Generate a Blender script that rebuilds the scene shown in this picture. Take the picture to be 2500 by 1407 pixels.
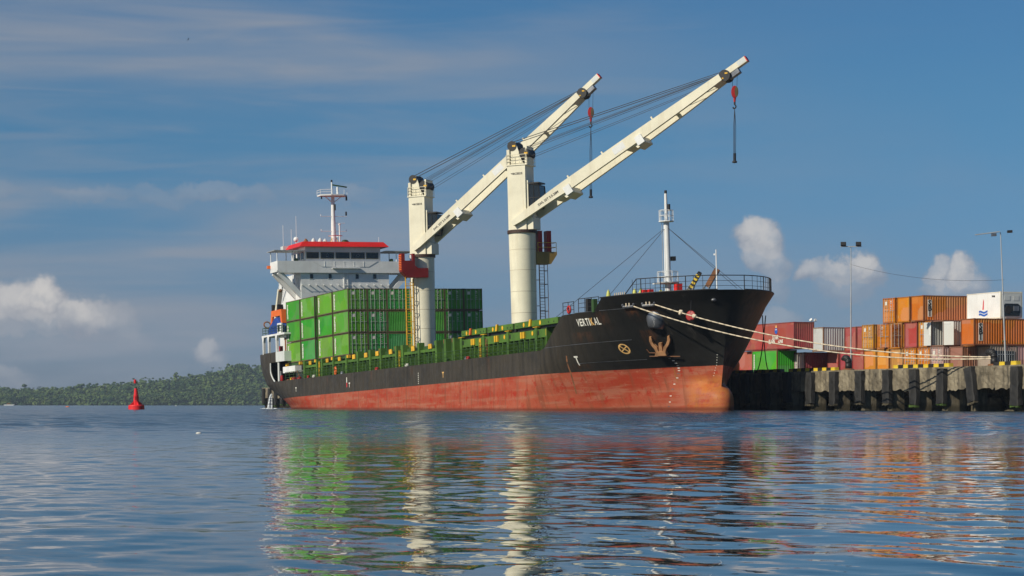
import bpy, bmesh, math, random
import numpy as np
from mathutils import Matrix, Vector, Euler
random.seed(7); rng = np.random.default_rng(11)
scn = bpy.context.scene
for o in list(bpy.data.objects): bpy.data.objects.remove(o)
COL = scn.collection
R = math.radians

# ---------------------------------------------------------------- camera
cam = bpy.data.cameras.new('Camera'); camo = bpy.data.objects.new('Camera', cam); COL.objects.link(camo)
cam.sensor_fit = 'HORIZONTAL'; cam.sensor_width = 36.0; cam.lens = 82.08; cam.shift_y = 0.1142
cam.clip_start = 0.2; cam.clip_end = 60000
camo.location = (0, 0, 0.5); camo.rotation_euler = (R(90), 0, 0)
scn.camera = camo

# ---------------------------------------------------------------- sun, sky, exposure
SUN_EL = R(33); SUN_H = Vector((-0.809, -0.586)).normalized()
TO_SUN = Vector((SUN_H.x*math.cos(SUN_EL), SUN_H.y*math.cos(SUN_EL), math.sin(SUN_EL)))
sl = bpy.data.lights.new('Sun', 'SUN'); sl.energy = 4.6; sl.angle = R(0.5); sl.color = (1.0, 0.93, 0.78)
slo = bpy.data.objects.new('Sun', sl); COL.objects.link(slo)
slo.rotation_euler = (-TO_SUN).to_track_quat('-Z', 'Y').to_euler()
scn.view_settings.view_transform = 'Standard'; scn.view_settings.look = 'None'
scn.view_settings.gamma = 1.0; scn.view_settings.use_curve_mapping = False
scn.view_settings.exposure = 0.0

def lin(r, g, b):
    f = lambda c: (c/255/12.92) if c/255 <= .04045 else ((c/255+.055)/1.055)**2.4
    return (f(r), f(g), f(b), 1.0)

class NT:
    """small node-tree helper"""
    def __init__(s, tree): s.t = tree; s.t.nodes.clear()
    def n(s, typ, **kw):
        nd = s.t.nodes.new(typ)
        ins = kw.pop('ins', {})
        for k, v in kw.items(): setattr(nd, k, v)
        for k, v in ins.items():
            if isinstance(v, bpy.types.NodeSocket): s.t.links.new(v, nd.inputs[k])
            else: nd.inputs[k].default_value = v
        return nd
    def link(s, a, b): s.t.links.new(a, b)
    def math(s, op, a, b=None, c=None, clamp=False):
        ins = {0: a}
        if b is not None: ins[1] = b
        if c is not None: ins[2] = c
        return s.n('ShaderNodeMath', operation=op, use_clamp=clamp, ins=ins).outputs[0]
    def vmath(s, op, a, b=None):
        ins = {0: a}
        if b is not None: ins[1] = b
        nd = s.n('ShaderNodeVectorMath', operation=op, ins=ins)
        return nd.outputs['Value'] if op in ('LENGTH', 'DOT_PRODUCT', 'DISTANCE') else nd.outputs[0]
    def mix(s, fac, a, b, mode='MIX'):
        nd = s.n('ShaderNodeMix', data_type='RGBA', blend_type=mode)
        for i, v in ((0, fac), (6, a), (7, b)):
            if isinstance(v, bpy.types.NodeSocket): s.t.links.new(v, nd.inputs[i])
            else: nd.inputs[i].default_value = v
        return nd.outputs[2]
    def noise(s, vec, scale, detail=4, rough=.55, dist=0.0):
        return s.n('ShaderNodeTexNoise', ins={'Vector': vec, 'Scale': scale, 'Detail': detail, 'Roughness': rough, 'Distortion': dist}).outputs[0]
    def ramp(s, v, lo, hi, a=0.0, b=1.0, smooth=True):
        return s.n('ShaderNodeMapRange', interpolation_type='SMOOTHSTEP' if smooth else 'LINEAR',
                   ins={0: v, 1: lo, 2: hi, 3: a, 4: b}).outputs[0]
    def mapping(s, vec, scale=(1, 1, 1), loc=(0, 0, 0)):
        return s.n('ShaderNodeMapping', ins={'Vector': vec, 'Scale': scale, 'Location': loc}).outputs[0]

# world: Nishita sky with thin streaks of high cloud and low cumulus, laid out by azimuth and elevation
w = bpy.data.worlds.new('World'); scn.world = w; w.use_nodes = True
T = NT(w.node_tree)
sky = T.n('ShaderNodeTexSky', sky_type='NISHITA', sun_disc=False)
sky.sun_elevation = SUN_EL; sky.sun_rotation = math.atan2(SUN_H.x, SUN_H.y) % (2*math.pi)
sky.altitude = 0; sky.air_density = 1.0; sky.dust_density = 0.4; sky.ozone_density = 3.0
SKY_STR = 0.054
tc = T.n('ShaderNodeTexCoord')
dirn = T.vmath('NORMALIZE', tc.outputs['Generated'])
sx = T.n('ShaderNodeSeparateXYZ', ins={0: dirn})
az = T.math('ARCTAN2', sx.outputs[0], sx.outputs[1]); el = T.math('ARCSINE', sx.outputs[2])
ae = T.n('ShaderNodeCombineXYZ', ins={0: az, 1: el, 2: 0.0}).outputs[0]
# high streaks: long soft bands, thicker towards the left
cir = T.noise(T.mapping(ae, (4.0, 30, 1), (3.1, .3, 0)), 1.0, 4, .5, .5)
cir2 = T.noise(T.mapping(ae, (7, 70, 1), (.4, 2.3, 0)), 1.0, 4, .55, .8)
cirb = T.noise(T.mapping(ae, (2.6, 8, 1), (1.7, 2.2, 0)), 1.0, 2, .5)
cirm = T.math('MULTIPLY', T.math('ADD', T.ramp(cir, .36, .66, 0, .8), T.ramp(cir2, .42, .70, 0, .35)), T.math('MULTIPLY', T.ramp(cirb, .25, .58, .25, 1.0), T.ramp(az, .20, -.14, .06, 1.0)))
# low cumulus: cells warped by billowing noise
wn = T.n('ShaderNodeTexNoise', ins={'Vector': T.mapping(ae, (1, 1, 1), (5, 1, 2)), 'Scale': 62.0, 'Detail': 7.0, 'Roughness': .62})
warp = T.vmath('SCALE', T.vmath('SUBTRACT', wn.outputs['Color'], (.5, .5, .5)))
warp.node.inputs['Scale'].default_value = 0.0175
aw = T.vmath('ADD', ae, warp)
def px2ae(x, y): return ((x-1250)/5700, (989-y)/5700)
cells = [(60, 745, 78, 50, .85), (120, 735, 62, 46, .95), (20, 780, 80, 44, .6), (130, 785, 90, 34, .5), (208, 772, 60, 48, .85), (258, 760, 42, 34, .6), (265, 785, 70, 40, .5), (312, 790, 46, 44, .4), (330, 830, 50, 36, .25), (90, 830, 120, 40, .25),
         (512, 858, 40, 30, .6), (528, 885, 34, 24, .35), (15, 925, 80, 26, .4), (1852, 585, 50, 42, .85), (1870, 605, 44, 40, .8), (1845, 640, 40, 34, .65), (1888, 655, 40, 44, .6), (1890, 700, 34, 40, .35), (1985, 668, 44, 30, .75),
         (2040, 672, 52, 32, .75), (2095, 660, 36, 38, .85), (2110, 680, 40, 32, .7), (1958, 656, 16, 12, .45), (2060, 705, 70, 34, .4), (2276, 672, 34, 36, .8), (2330, 672, 34, 38, .85), (2350, 695, 44, 30, .6), (2300, 705, 60, 24, .5),
         (1905, 775, 56, 30, .4), (240, 484, 110, 18, .24), (400, 482, 80, 20, .22), (520, 470, 90, 20, .30), (610, 482, 60, 16, .22), (860, 482, 85, 20, .24), (20, 470, 46, 20, .22),
         (-180, 730, 140, 70, .8), (-420, 780, 160, 60, .7), (-900, 740, 190, 70, .7), (2640, 700, 80, 50, .6), (2800, 690, 90, 60, .75), (3150, 640, 120, 80, .7), (3700, 700, 160, 70, .7), (-1600, 700, 200, 80, .7)]
cum = None; hi = None
for (cx, cy, rx, ry, op) in cells:
    a0, e0 = px2ae(cx, cy)
    dv = T.vmath('MULTIPLY', T.vmath('SUBTRACT', aw, (a0, e0, 0)), (5700/rx, 5700/ry, 0))
    m = T.ramp(T.vmath('LENGTH', dv), 1.30, .78, 0.0, op)
    # sun from the upper left behind the camera: the lit crown of each cell
    dh = T.vmath('MULTIPLY', T.vmath('SUBTRACT', aw, (a0-.12*rx/5700, e0+.35*ry/5700, 0)), (5700/rx, 5700/ry, 0))
    h = T.ramp(T.vmath('LENGTH', dh), 1.25, .25, 0.0, op)
    cum = m if cum is None else T.math('MAXIMUM', cum, m)
    hi = h if hi is None else T.math('MAXIMUM', hi, h)
fine = T.noise(ae, 95.0, 6, .6)
cum = T.math('MULTIPLY', cum, T.ramp(fine, .25, .55, .75, 1.0))
low = T.math('MULTIPLY', T.ramp(el, .15, .0), T.ramp(T.noise(T.mapping(ae, (9, 30, 1), (8, 4, 0)), 1.0, 5, .5, .3), .40, .72, 0, .35))
tint = T.n('ShaderNodeCombineColor', ins={0: T.ramp(el, .0, .14, .50, .42), 1: T.ramp(el, .0, .14, .70, .84), 2: T.ramp(el, .0, .14, 1.24, 1.17)}).outputs[0]
skyc = T.mix(1.0, sky.outputs[0], tint, 'MULTIPLY')
c1 = T.mix(T.math('MULTIPLY', cirm, .75, clamp=True), skyc, (5.2, 5.7, 6.7, 1))
c1 = T.mix(low, c1, (4.5, 5.1, 6.3, 1))
cloudcol = T.mix(T.math('MULTIPLY', hi, T.ramp(fine, .2, .6, .6, 1.0)), (5.0, 5.4, 6.4, 1), (12.2, 11.6, 11.0, 1))
c1 = T.mix(cum, c1, cloudcol)
bg = T.n('ShaderNodeBackground', ins={'Color': c1, 'Strength': SKY_STR})
T.link(bg.outputs[0], T.n('ShaderNodeOutputWorld').inputs[0])
w.cycles.sampling_method = 'MANUAL'; w.cycles.sample_map_resolution = 512

# ---------------------------------------------------------------- mesh helpers
class MB:
    def __init__(s): s.v = []; s.f = []
    def add(s, vs, fs):
        k = len(s.v); s.v += [tuple(p) for p in vs]; s.f += [tuple(i+k for i in f) for f in fs]; return s
    def box(s, x0, x1, y0, y1, z0, z1, M=None):
        vs = [(x, y, z) for z in (z0, z1) for y in (y0, y1) for x in (x0, x1)]
        if M is not None: vs = [M @ Vector(p) for p in vs]
        return s.add(vs, [(0, 2, 3, 1), (4, 5, 7, 6), (0, 1, 5, 4), (2, 6, 7, 3), (0, 4, 6, 2), (1, 3, 7, 5)])
    def tube(s, p0, p1, r, n=6, r1=None, cap=True):
        p0, p1 = Vector(p0), Vector(p1); d = (p1-p0)
        if d.length < 1e-6: return s
        q = d.to_track_quat('Z', 'Y'); r1 = r if r1 is None else r1
        ring = [q @ Vector((math.cos(2*math.pi*i/n), math.sin(2*math.pi*i/n), 0)) for i in range(n)]
        vs = [p0+u*r for u in ring]+[p1+u*r1 for u in ring]
        fs = [(i, (i+1) % n, n+(i+1) % n, n+i) for i in range(n)]
        if cap: fs += [tuple(range(n))[::-1], tuple(range(n, 2*n))]
        return s.add(vs, fs)
    def path(s, pts, r, n=6):
        for a, b in zip(pts, pts[1:]): s.tube(a, b, r, n)
        return s
    def prism(s, poly, z0, z1, M=None, axis='z'):
        """polygon in 2D extruded along the named axis"""
        f3 = {'z': lambda p, h: (p[0], p[1], h), 'y': lambda p, h: (p[0], h, p[1]), 'x': lambda p, h: (h, p[0], p[1])}[axis]
        vs = [f3(p, z0) for p in poly]+[f3(p, z1) for p in poly]; n = len(poly)
        if M is not None: vs = [M @ Vector(p) for p in vs]
        return s.add(vs, [tuple(range(n))[::-1], tuple(range(n, 2*n))]+[(i, (i+1) % n, n+(i+1) % n, n+i) for i in range(n)])
    def lathe(s, prof, n=20, M=None, a0=0, a1=2*math.pi):
        full = abs(a1-a0) > 6.28; m = n if full else n+1; vs = []
        for r, z in prof:
            for i in range(m):
                a = a0+(a1-a0)*i/n; vs.append((r*math.cos(a), r*math.sin(a), z))
        if M is not None: vs = [M @ Vector(p) for p in vs]
        fs = []
        for k in range(len(prof)-1):
            for i in range(n if full else n):
                j = (i+1) % m if full else i+1
                fs.append((k*m+i, k*m+j, (k+1)*m+j, (k+1)*m+i))
        return s.add(vs, fs)
    def ball(s, c, r, n=10, sc=(1, 1, 1)):
        prof = [(math.sin(math.pi*k/8)*r+1e-5, -math.cos(math.pi*k/8)*r) for k in range(9)]
        return s.lathe(prof, n, Matrix.Translation(c) @ Matrix.Diagonal((*sc, 1)))
    def mesh(s, name, smooth=False):
        me = bpy.data.meshes.new(name); me.from_pydata(s.v, [], s.f); me.update()
        bm = bmesh.new(); bm.from_mesh(me); bmesh.ops.recalc_face_normals(bm, faces=bm.faces); bm.to_mesh(me); bm.free()
        if smooth: me.polygons.foreach_set('use_smooth', [True]*len(me.polygons))
        return me
    def build(s, name, mat, parent=None, smooth=False, label=None, loc=None, rz=None):
        o = bpy.data.objects.new(name, s.mesh(name, smooth)); COL.objects.link(o)
        o.data.materials.append(mat)
        if parent is not None: o.parent = parent
        if label: o['label'] = label
        if loc is not None: o.location = loc
        if rz is not None: o.rotation_euler = (0, 0, rz)
        return o
def split_angle(o, ang=35):
    """smooth shading with sharp edges above an angle"""
    me = o.data; me.polygons.foreach_set('use_smooth', [True]*len(me.polygons))
    bm = bmesh.new(); bm.from_mesh(me)
    for e in bm.edges:
        if len(e.link_faces) == 2 and e.calc_face_angle(0) > R(ang): e.smooth = False
    bm.to_mesh(me); bm.free(); return o
def tag(o, label=None, cat=None, group=None, kind=None):
    if label: o['label'] = label
    if cat: o['category'] = cat
    if group: o['group'] = group
    if kind: o['kind'] = kind
    return o
def empty(name, M=None):
    o = bpy.data.objects.new(name, None); COL.objects.link(o); o.empty_display_size = .2
    if M is not None: o.matrix_world = M
    return o
def part(mesh, name, parent, mat=None, color=None, M=None, label=None):
    o = bpy.data.objects.new(name, mesh); COL.objects.link(o); o.parent = parent
    if M is not None: o.matrix_local = M
    if mat is not None:
        if not mesh.materials: mesh.materials.append(mat)
        o.material_slots[0].link = 'OBJECT'; o.material_slots[0].material = mat
    if color is not None: o.color = color
    if label: o['label'] = label
    return o
def text_mesh(body, size, bold=0.0, align='LEFT'):
    c = bpy.data.curves.new('lettering', 'FONT'); c.body = body; c.size = size; c.offset = bold; c.align_x = align; c.resolution_u = 2
    o = bpy.data.objects.new('lettering', c); COL.objects.link(o)
    me = bpy.data.meshes.new_from_object(o.evaluated_get(bpy.context.evaluated_depsgraph_get()))
    vs = [tuple(v.co) for v in me.vertices]; fs = [tuple(p.vertices) for p in me.polygons]
    bpy.data.objects.remove(o); bpy.data.meshes.remove(me)
    return vs, fs

# ---------------------------------------------------------------- materials
def pmat(name, rough=.5, metal=0.0, spec=.5):
    m = bpy.data.materials.new(name); m.use_nodes = True; t = NT(m.node_tree)
    b = t.n('ShaderNodeBsdfPrincipled', ins={'Roughness': rough, 'Metallic': metal, 'Specular IOR Level': spec})
    t.link(b.outputs[0], t.n('ShaderNodeOutputMaterial').inputs[0])
    return m, t, b
def paint(name, col, rough=.5, var=.18, grime=.25, gcol=None, rust=0.0, scale=1.0, rcol=(.17, .055, .018, 1), spec=.4, bump=.0, metal=0):
    m, t, b = pmat(name, rough, metal, spec)
    tc = t.n('ShaderNodeTexCoord').outputs['Object']
    n1 = t.noise(tc, .45*scale, 5, .6)
    dark = tuple(c*(1-var) for c in col[:3])+(1,); lite = tuple(min(1, c*(1+var)) for c in col[:3])+(1,)
    c = t.mix(t.ramp(n1, .3, .7), dark, lite)
    st = t.noise(t.mapping(tc, (2.2*scale, 2.2*scale, .16*scale)), 1.0, 6, .65)
    sp = t.noise(tc, 7*scale, 4, .7)
    g = gcol or tuple(x*.45+.012 for x in col[:3])+(1,)
    c = t.mix(t.math('MULTIPLY', t.ramp(st, .48, .78), grime), c, g)
    c = t.mix(t.math('MULTIPLY', t.ramp(sp, .55, .8), grime*.7), c, g)
    if rust > 0:
        r1 = t.noise(t.mapping(tc, (1.3*scale, 1.3*scale, .35*scale), (3, 7, 1)), 1.0, 8, .72)
        c = t.mix(t.ramp(r1, .72-.22*rust, .80-.12*rust, 0, min(1, .5+rust*.5)), c, rcol)
    t.link(c, b.inputs['Base Color'])
    t.link(t.ramp(n1, .2, .8, rough-.08, min(1, rough+.14)), b.inputs['Roughness'])
    if bump:
        bp = t.n('ShaderNodeBump', ins={'Height': sp, 'Strength': bump, 'Distance': .02}); t.link(bp.outputs[0], b.inputs['Normal'])
    return m
M = {}
M['cream'] = paint('crane_cream', (.74, .69, .53, 1), .45, .08, .36, (.46, .35, .20, 1), rust=.12, scale=.8)
M['creamdark'] = paint('crane_seam', (.44, .38, .27, 1), .5, .2, .3)
M['white'] = paint('white_paint', (.74, .74, .72, 1), .45, .08, .2, (.45, .38, .30, 1), rust=.08)
M['grey'] = paint('grey_white_paint', (.60, .62, .60, 1), .5, .07, .30, (.40, .40, .36, 1), rust=.06)
M['brown_ring'] = paint('brown_ring', (.06, .03, .02, 1), .6)
M['green'] = paint('deck_green', (.072, .155, .018, 1), .5, .25, .35, (.05, .06, .02, 1), rust=.30)
M['dgreen'] = paint('dark_green', (.032, .075, .018, 1), .55, .3, .4)
M['yellow'] = paint('safety_yellow', (.75, .42, .02, 1), .5, .15, .25, rust=.12, scale=2)
M['red'] = paint('signal_red', (.36, .014, .012, 1), .45, .15, .2, rust=.1)
M['roofred'] = paint('roof_red', (.62, .018, .014, 1), .45, .08, .1)
M['orange'] = paint('orange_paint', (.75, .15, .02, 1), .45, .12, .2)
M['black'] = paint('black_steel', (.018, .017, .016, 1), .5, .3, .3, (.06, .04, .03, 1))
M['rope'] = paint('mooring_rope', (.62, .52, .38, 1), .9, .2, .3, scale=6)
M['wire'] = paint('steel_wire', (.05, .05, .055, 1), .5, .2, .1, metal=.3)
M['rust'] = paint('rusty_steel', (.20, .085, .035, 1), .75, .35, .4, (.08, .04, .02, 1), scale=3)
M['steel'] = paint('bare_steel', (.22, .225, .24, 1), .34, .2, .7, (.03, .026, .024, 1), metal=.7, scale=1.5)
M['galv'] = paint('galvanised', (.42, .43, .43, 1), .5, .15, .25, metal=.3)
M['glass'] = paint('dark_glass', (.012, .014, .016, 1), .08, .1, .05, spec=.6)
M['blue'] = paint('blue_tarpaulin', (.02, .06, .28, 1), .6, .25, .2)
M['mark'] = paint('white_marking', (.72, .70, .62, 1), .6, .12, .35, (.3, .22, .14, 1), scale=3)
M['markorange'] = paint('weathered_marking', (.72, .43, .15, 1), .6, .2, .4, scale=3)
M['markblack'] = paint('black_marking', (.02, .02, .02, 1), .6, .2, .2)
M['markyellow'] = paint('yellow_marking', (.66, .46, .03, 1), .6, .2, .5, (.20, .14, .05, 1), rust=.15, scale=2)
M['markblue'] = paint('blue_marking', (.02, .10, .42, 1), .5)
M['markred'] = paint('red_marking', (.65, .04, .05, 1), .5)
M['buoyred'] = paint('buoy_red', (.70, .022, .025, 1), .45, .15, .2, (.25, .02, .03, 1))
M['rubber'] = paint('fender_rubber', (.022, .021, .020, 1), .75, .4, .5, (.07, .06, .05, 1), scale=2, bump=.4)
M['leafgreen'] = paint('weed_green', (.07, .12, .02, 1), .7, .4, .3, scale=2)
M['foam'] = paint('falling_water', (.80, .84, .86, 1), .35, .1, 0)
M['hullmarkpale'] = M['mark']

def concrete():
    m, t, b = pmat('weathered_concrete', .88, 0, .2)
    tc = t.n('ShaderNodeTexCoord').outputs['Object']
    n = t.noise(tc, .55, 7, .65); f = t.noise(tc, 5, 6, .7)
    st = t.noise(t.mapping(tc, (1.6, 1.6, .22)), 1.0, 7, .7)
    c = t.mix(t.ramp(n, .3, .7), (.13, .106, .072, 1), (.29, .245, .17, 1))
    c = t.mix(t.ramp(st, .42, .68, 0, .88), c, (.06, .052, .04, 1))
    c = t.mix(t.ramp(f, .55, .8, 0, .6), c, (.09, .078, .06, 1))
    sz = t.n('ShaderNodeSeparateXYZ', ins={0: tc}).outputs[2]
    wet = t.ramp(t.math('ADD', sz, t.math('MULTIPLY', n, .8)), 1.25, .75, 0, .75)
    c = t.mix(wet, c, (.05, .042, .025, 1))
    t.link(c, b.inputs['Base Color'])
    bp = t.n('ShaderNodeBump', ins={'Height': t.math('ADD', f, n), 'Strength': .7, 'Distance': .06}); t.link(bp.outputs[0], b.inputs['Normal'])
    return m
M['concrete'] = concrete()

def hullmat():
    m, t, b = pmat('hull_paint', .5, 0, .14)
    tc = t.n('ShaderNodeTexCoord').outputs['Object']
    xyz = t.n('ShaderNodeSeparateXYZ', ins={0: tc}); s, z = xyz.outputs[0], xyz.outputs[2]
    big = t.noise(t.mapping(tc, (.16, .16, .4)), 1.0, 6, .6); med = t.noise(tc, 1.1, 7, .68); fine = t.noise(tc, 6, 5, .7)
    strk = t.noise(t.mapping(tc, (1.5, .6, .10)), 1.0, 7, .66); hstrk = t.noise(t.mapping(tc, (.10, .3, 1.7)), 1.0, 6, .65)
    # black topsides: dusty and worn along the flat side, flare shade painted in forward
    dust_shade = t.math('MULTIPLY', t.ramp(s, 112, 92, .12, 1.0), t.ramp(strk, .22, .62, .45, 1.0))
    k = t.mix(dust_shade, (.0075, .008, .008, 1), (.060, .050, .037, 1))
    k = t.mix(t.ramp(big, .48, .72, 0, .55), k, (.022, .021, .019, 1))
    k = t.mix(t.math('MULTIPLY', t.ramp(strk, .62, .80), .5), k, (.10, .088, .072, 1))
    rustk = t.noise(t.mapping(tc, (.55, .55, .20), (9, 2, 4)), 1.0, 8, .72)
    k = t.mix(t.ramp(rustk, .62, .74, 0, .55), k, (.09, .036, .016, 1))
    k = t.mix(t.ramp(hstrk, .70, .76, 0, .35), k, (.13, .12, .105, 1))
    port = t.ramp(xyz.outputs[1], .5, 2.5)
    k = t.mix(t.math('MULTIPLY', port, t.ramp(med, .35, .62, .25, .9)), k, (.15, .085, .052, 1))  # port bow: rust brown with the sky's sheen painted into it
    for (s0, z0, w_, h_, am) in ((111.2, 5.55, .9, 1.6, .8), (113.0, 5.55, .8, 1.3, .7), (111.4, 3.4, 1.1, 2.2, .6), (107.6, 5.3, 1.2, 2.4, .45), (104.2, 3.6, 2.2, 1.4, .35), (102.0, .7, 2.6, .7, .45), (1.5, 1.0, 1.6, 1.4, .8), (60, 2.1, 1.0, 1.6, .5), (83, 2.1, .8, 1.9, .5), (46, 2.1, .7, 1.6, .45), (29, 2.1, .6, 1.4, .4)):
        ma = t.ramp(t.math('ABSOLUTE', t.math('SUBTRACT', s, s0)), w_, .05); mz = t.math('MULTIPLY', t.ramp(z, z0+.1, z0-.1), t.ramp(z, z0-h_, z0-.2))
        k = t.mix(t.math('MULTIPLY', t.math('MULTIPLY', ma, mz), t.ramp(t.noise(t.mapping(tc, (2.2, 1, .5), (2, 2, 9)), 1.0, 6, .7), .42, .62, 0, am)), k, (.115, .045, .018, 1))
    # red boot topping
    r = t.mix(t.ramp(big, .36, .62), (.34, .046, .020, 1), (.39, .092, .048, 1))
    r = t.mix(t.ramp(hstrk, .46, .64, 0, .75), r, (.38, .145, .088, 1))
    r = t.mix(t.ramp(strk, .50, .66, 0, .70), r, (.22, .070, .036, 1))
    r = t.mix(t.ramp(med, .54, .66, 0, .85), r, (.36, .028, .012, 1))
    blot = t.noise(t.mapping(tc, (.9, .9, 1.6), (4, 8, 3)), 1.0, 7, .7)
    r = t.mix(t.ramp(blot, .58, .70, 0, .7), r, (.44, .185, .115, 1))
    r = t.mix(t.ramp(fine, .64, .74, 0, .6), r, (.40, .25, .17, 1))
    r = t.mix(t.ramp(t.noise(t.mapping(tc, (2.4, 1, .12), (1, 3, 5)), 1.0, 6, .7), .60, .70, 0, .6), r, (.30, .13, .03, 1))
    bul = t.math('MULTIPLY', t.math('MULTIPLY', t.ramp(s, 111.6, 113.6), t.ramp(z, -.5, -1.3)), t.ramp(t.math('ADD', t.math('MULTIPLY', med, .7), t.math('MULTIPLY', big, .4)), .40, .60))
    r = t.mix(t.math('MULTIPLY', bul, .75), r, (.44, .155, .035, 1))
    r = t.mix(t.math('MULTIPLY', t.ramp(s, 112.0, 114.6), t.ramp(fine, .60, .70, 0, .7)), r, (.12, .06, .02, 1))
    wl = t.math('SUBTRACT', t.math('MULTIPLY', s, -.0236), 1.16)
    scum = t.ramp(t.math('SUBTRACT', z, wl), .34, .02, 0, .8)
    r = t.mix(scum, r, (.13, .035, .02, 1))
    edge = t.math('ADD', z, t.math('MULTIPLY', t.math('SUBTRACT', fine, .5), .07))
    c = t.mix(t.ramp(edge, -.015, .015), r, k)
    t.link(c, b.inputs['Base Color'])
    t.link(t.ramp(med, .3, .7, .38, .62), b.inputs['Roughness'])
    # hull plating: seams and slight hungry-horse buckling
    fr = t.math('MULTIPLY', t.math('SINE', t.math('MULTIPLY', s, 2*math.pi/.75)), t.math('SINE', t.math('MULTIPLY', z, 2*math.pi/1.9)))
    pl = t.math('ADD', t.noise(t.mapping(tc, (.7, .25, .7)), 1.0, 3, .5), t.math('MULTIPLY', fr, .10))
    bp = t.n('ShaderNodeBump', ins={'Height': pl, 'Strength': .6, 'Distance': .07})
    bp2 = t.n('ShaderNodeBump', ins={'Height': fine, 'Strength': .12, 'Distance': .02, 'Normal': bp.outputs[0]})
    t.link(bp2.outputs[0], b.inputs['Normal'])
    return m
M['hull'] = hullmat()

def containermat():
    """paint in the object's own colour, with repainted patches, streaks and rust"""
    m, t, b = pmat('container_paint', .55, 0, .35)
    oi = t.n('ShaderNodeObjectInfo'); tc = t.n('ShaderNodeTexCoord').outputs['Object']
    off = t.vmath('ADD', tc, t.vmath('SCALE', oi.outputs['Location'])); off.node.inputs[1].links[0].from_node.inputs['Scale'].default_value = 3.7
    col = oi.outputs['Color']
    n = t.noise(off, .7, 5, .6); st = t.noise(t.mapping(off, (3.0, 3.0, .25)), 1.0, 6, .68); fine = t.noise(off, 5, 6, .72)
    vo = t.n('ShaderNodeTexVoronoi', distance='CHEBYCHEV', feature='F1', ins={'Vector': t.mapping(off, (.42, .42, .55)), 'Scale': 1.0, 'Randomness': .9})
    pr = t.n('ShaderNodeSeparateColor', ins={0: vo.outputs['Color']})
    hs = t.n('ShaderNodeHueSaturation', ins={'Hue': t.ramp(pr.outputs[0], 0, 1, .482, .516, False), 'Saturation': t.ramp(pr.outputs[1], 0, 1, .80, 1.15, False), 'Value': t.ramp(pr.outputs[2], 0, 1, .82, 1.22, False), 'Color': col}).outputs[0]
    c = t.mix(.7, col, hs)
    c = t.mix(t.ramp(n, .40, .75, 0, .22), c, t.mix(.4, c, (.45, .40, .30, 1)))
    c = t.mix(t.ramp(st, .52, .78, 0, .40), c, t.mix(.75, c, (.05, .03, .015, 1)))
    c = t.mix(t.ramp(fine, .66, .76, 0, .7), c, (.14, .05, .02, 1))
    t.link(c, b.inputs['Base Color']); t.link(t.ramp(n, .3, .7, .45, .7), b.inputs['Roughness'])
    return m
M['cont'] = containermat()
M['contframe'] = paint('container_frame_rust', (.10, .075, .035, 1), .65, .3, .4, (.05, .03, .02, 1), rust=.5, scale=2)

def watermat():
    m, t, b = pmat('sea_water', .02, 0, .5)
    b.inputs['IOR'].default_value = 1.33
    tc = t.n('ShaderNodeTexCoord').outputs['Object']
    sy = t.n('ShaderNodeSeparateXYZ', ins={0: tc}).outputs[1]
    b.inputs['Base Color'].default_value = (.006, .022, .034, 1)
    n1 = t.noise(t.mapping(tc, (.9, 1.5, 1)), 1.0, 3, .55); n2 = t.noise(t.mapping(tc, (3.2, 5.0, 1)), 1.0, 3, .6)
    far = t.ramp(sy, 30, 75)
    h = t.math('ADD', t.math('MULTIPLY', n1, far), t.math('MULTIPLY', n2, t.ramp(sy, 20, 60, .015, .50)))
    bp = t.n('ShaderNodeBump', ins={'Height': h, 'Strength': 1.0, 'Distance': .085})
    t.link(bp.outputs[0], b.inputs['Normal'])
    t.link(t.ramp(sy, 25, 90, .015, .10), b.inputs['Roughness'])
    return m
M['water'] = watermat()

def forestmat():
    m, t, b = pmat('forest_leaves', .75, 0, .15)
    tc = t.n('ShaderNodeTexCoord').outputs['Object']
    n = t.noise(tc, .06, 3, .5); n2 = t.noise(tc, .35, 4, .6)
    c = t.mix(t.ramp(n, .38, .62), (.026, .060, .018, 1), (.105, .145, .034, 1))
    c = t.mix(t.ramp(n2, .45, .65, 0, .75), c, (.030, .065, .024, 1))
    t.link(c, b.inputs['Base Color']); return m
M['forest'] = forestmat()
def hillmat():
    m, t, b = pmat('hill_ground', .9, 0, .1)
    tc = t.n('ShaderNodeTexCoord').outputs['Object']
    t.link(t.mix(t.noise(tc, .05, 4), (.03, .05, .018, 1), (.08, .09, .04, 1)), b.inputs['Base Color']); return m
M['hill'] = hillmat()

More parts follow.
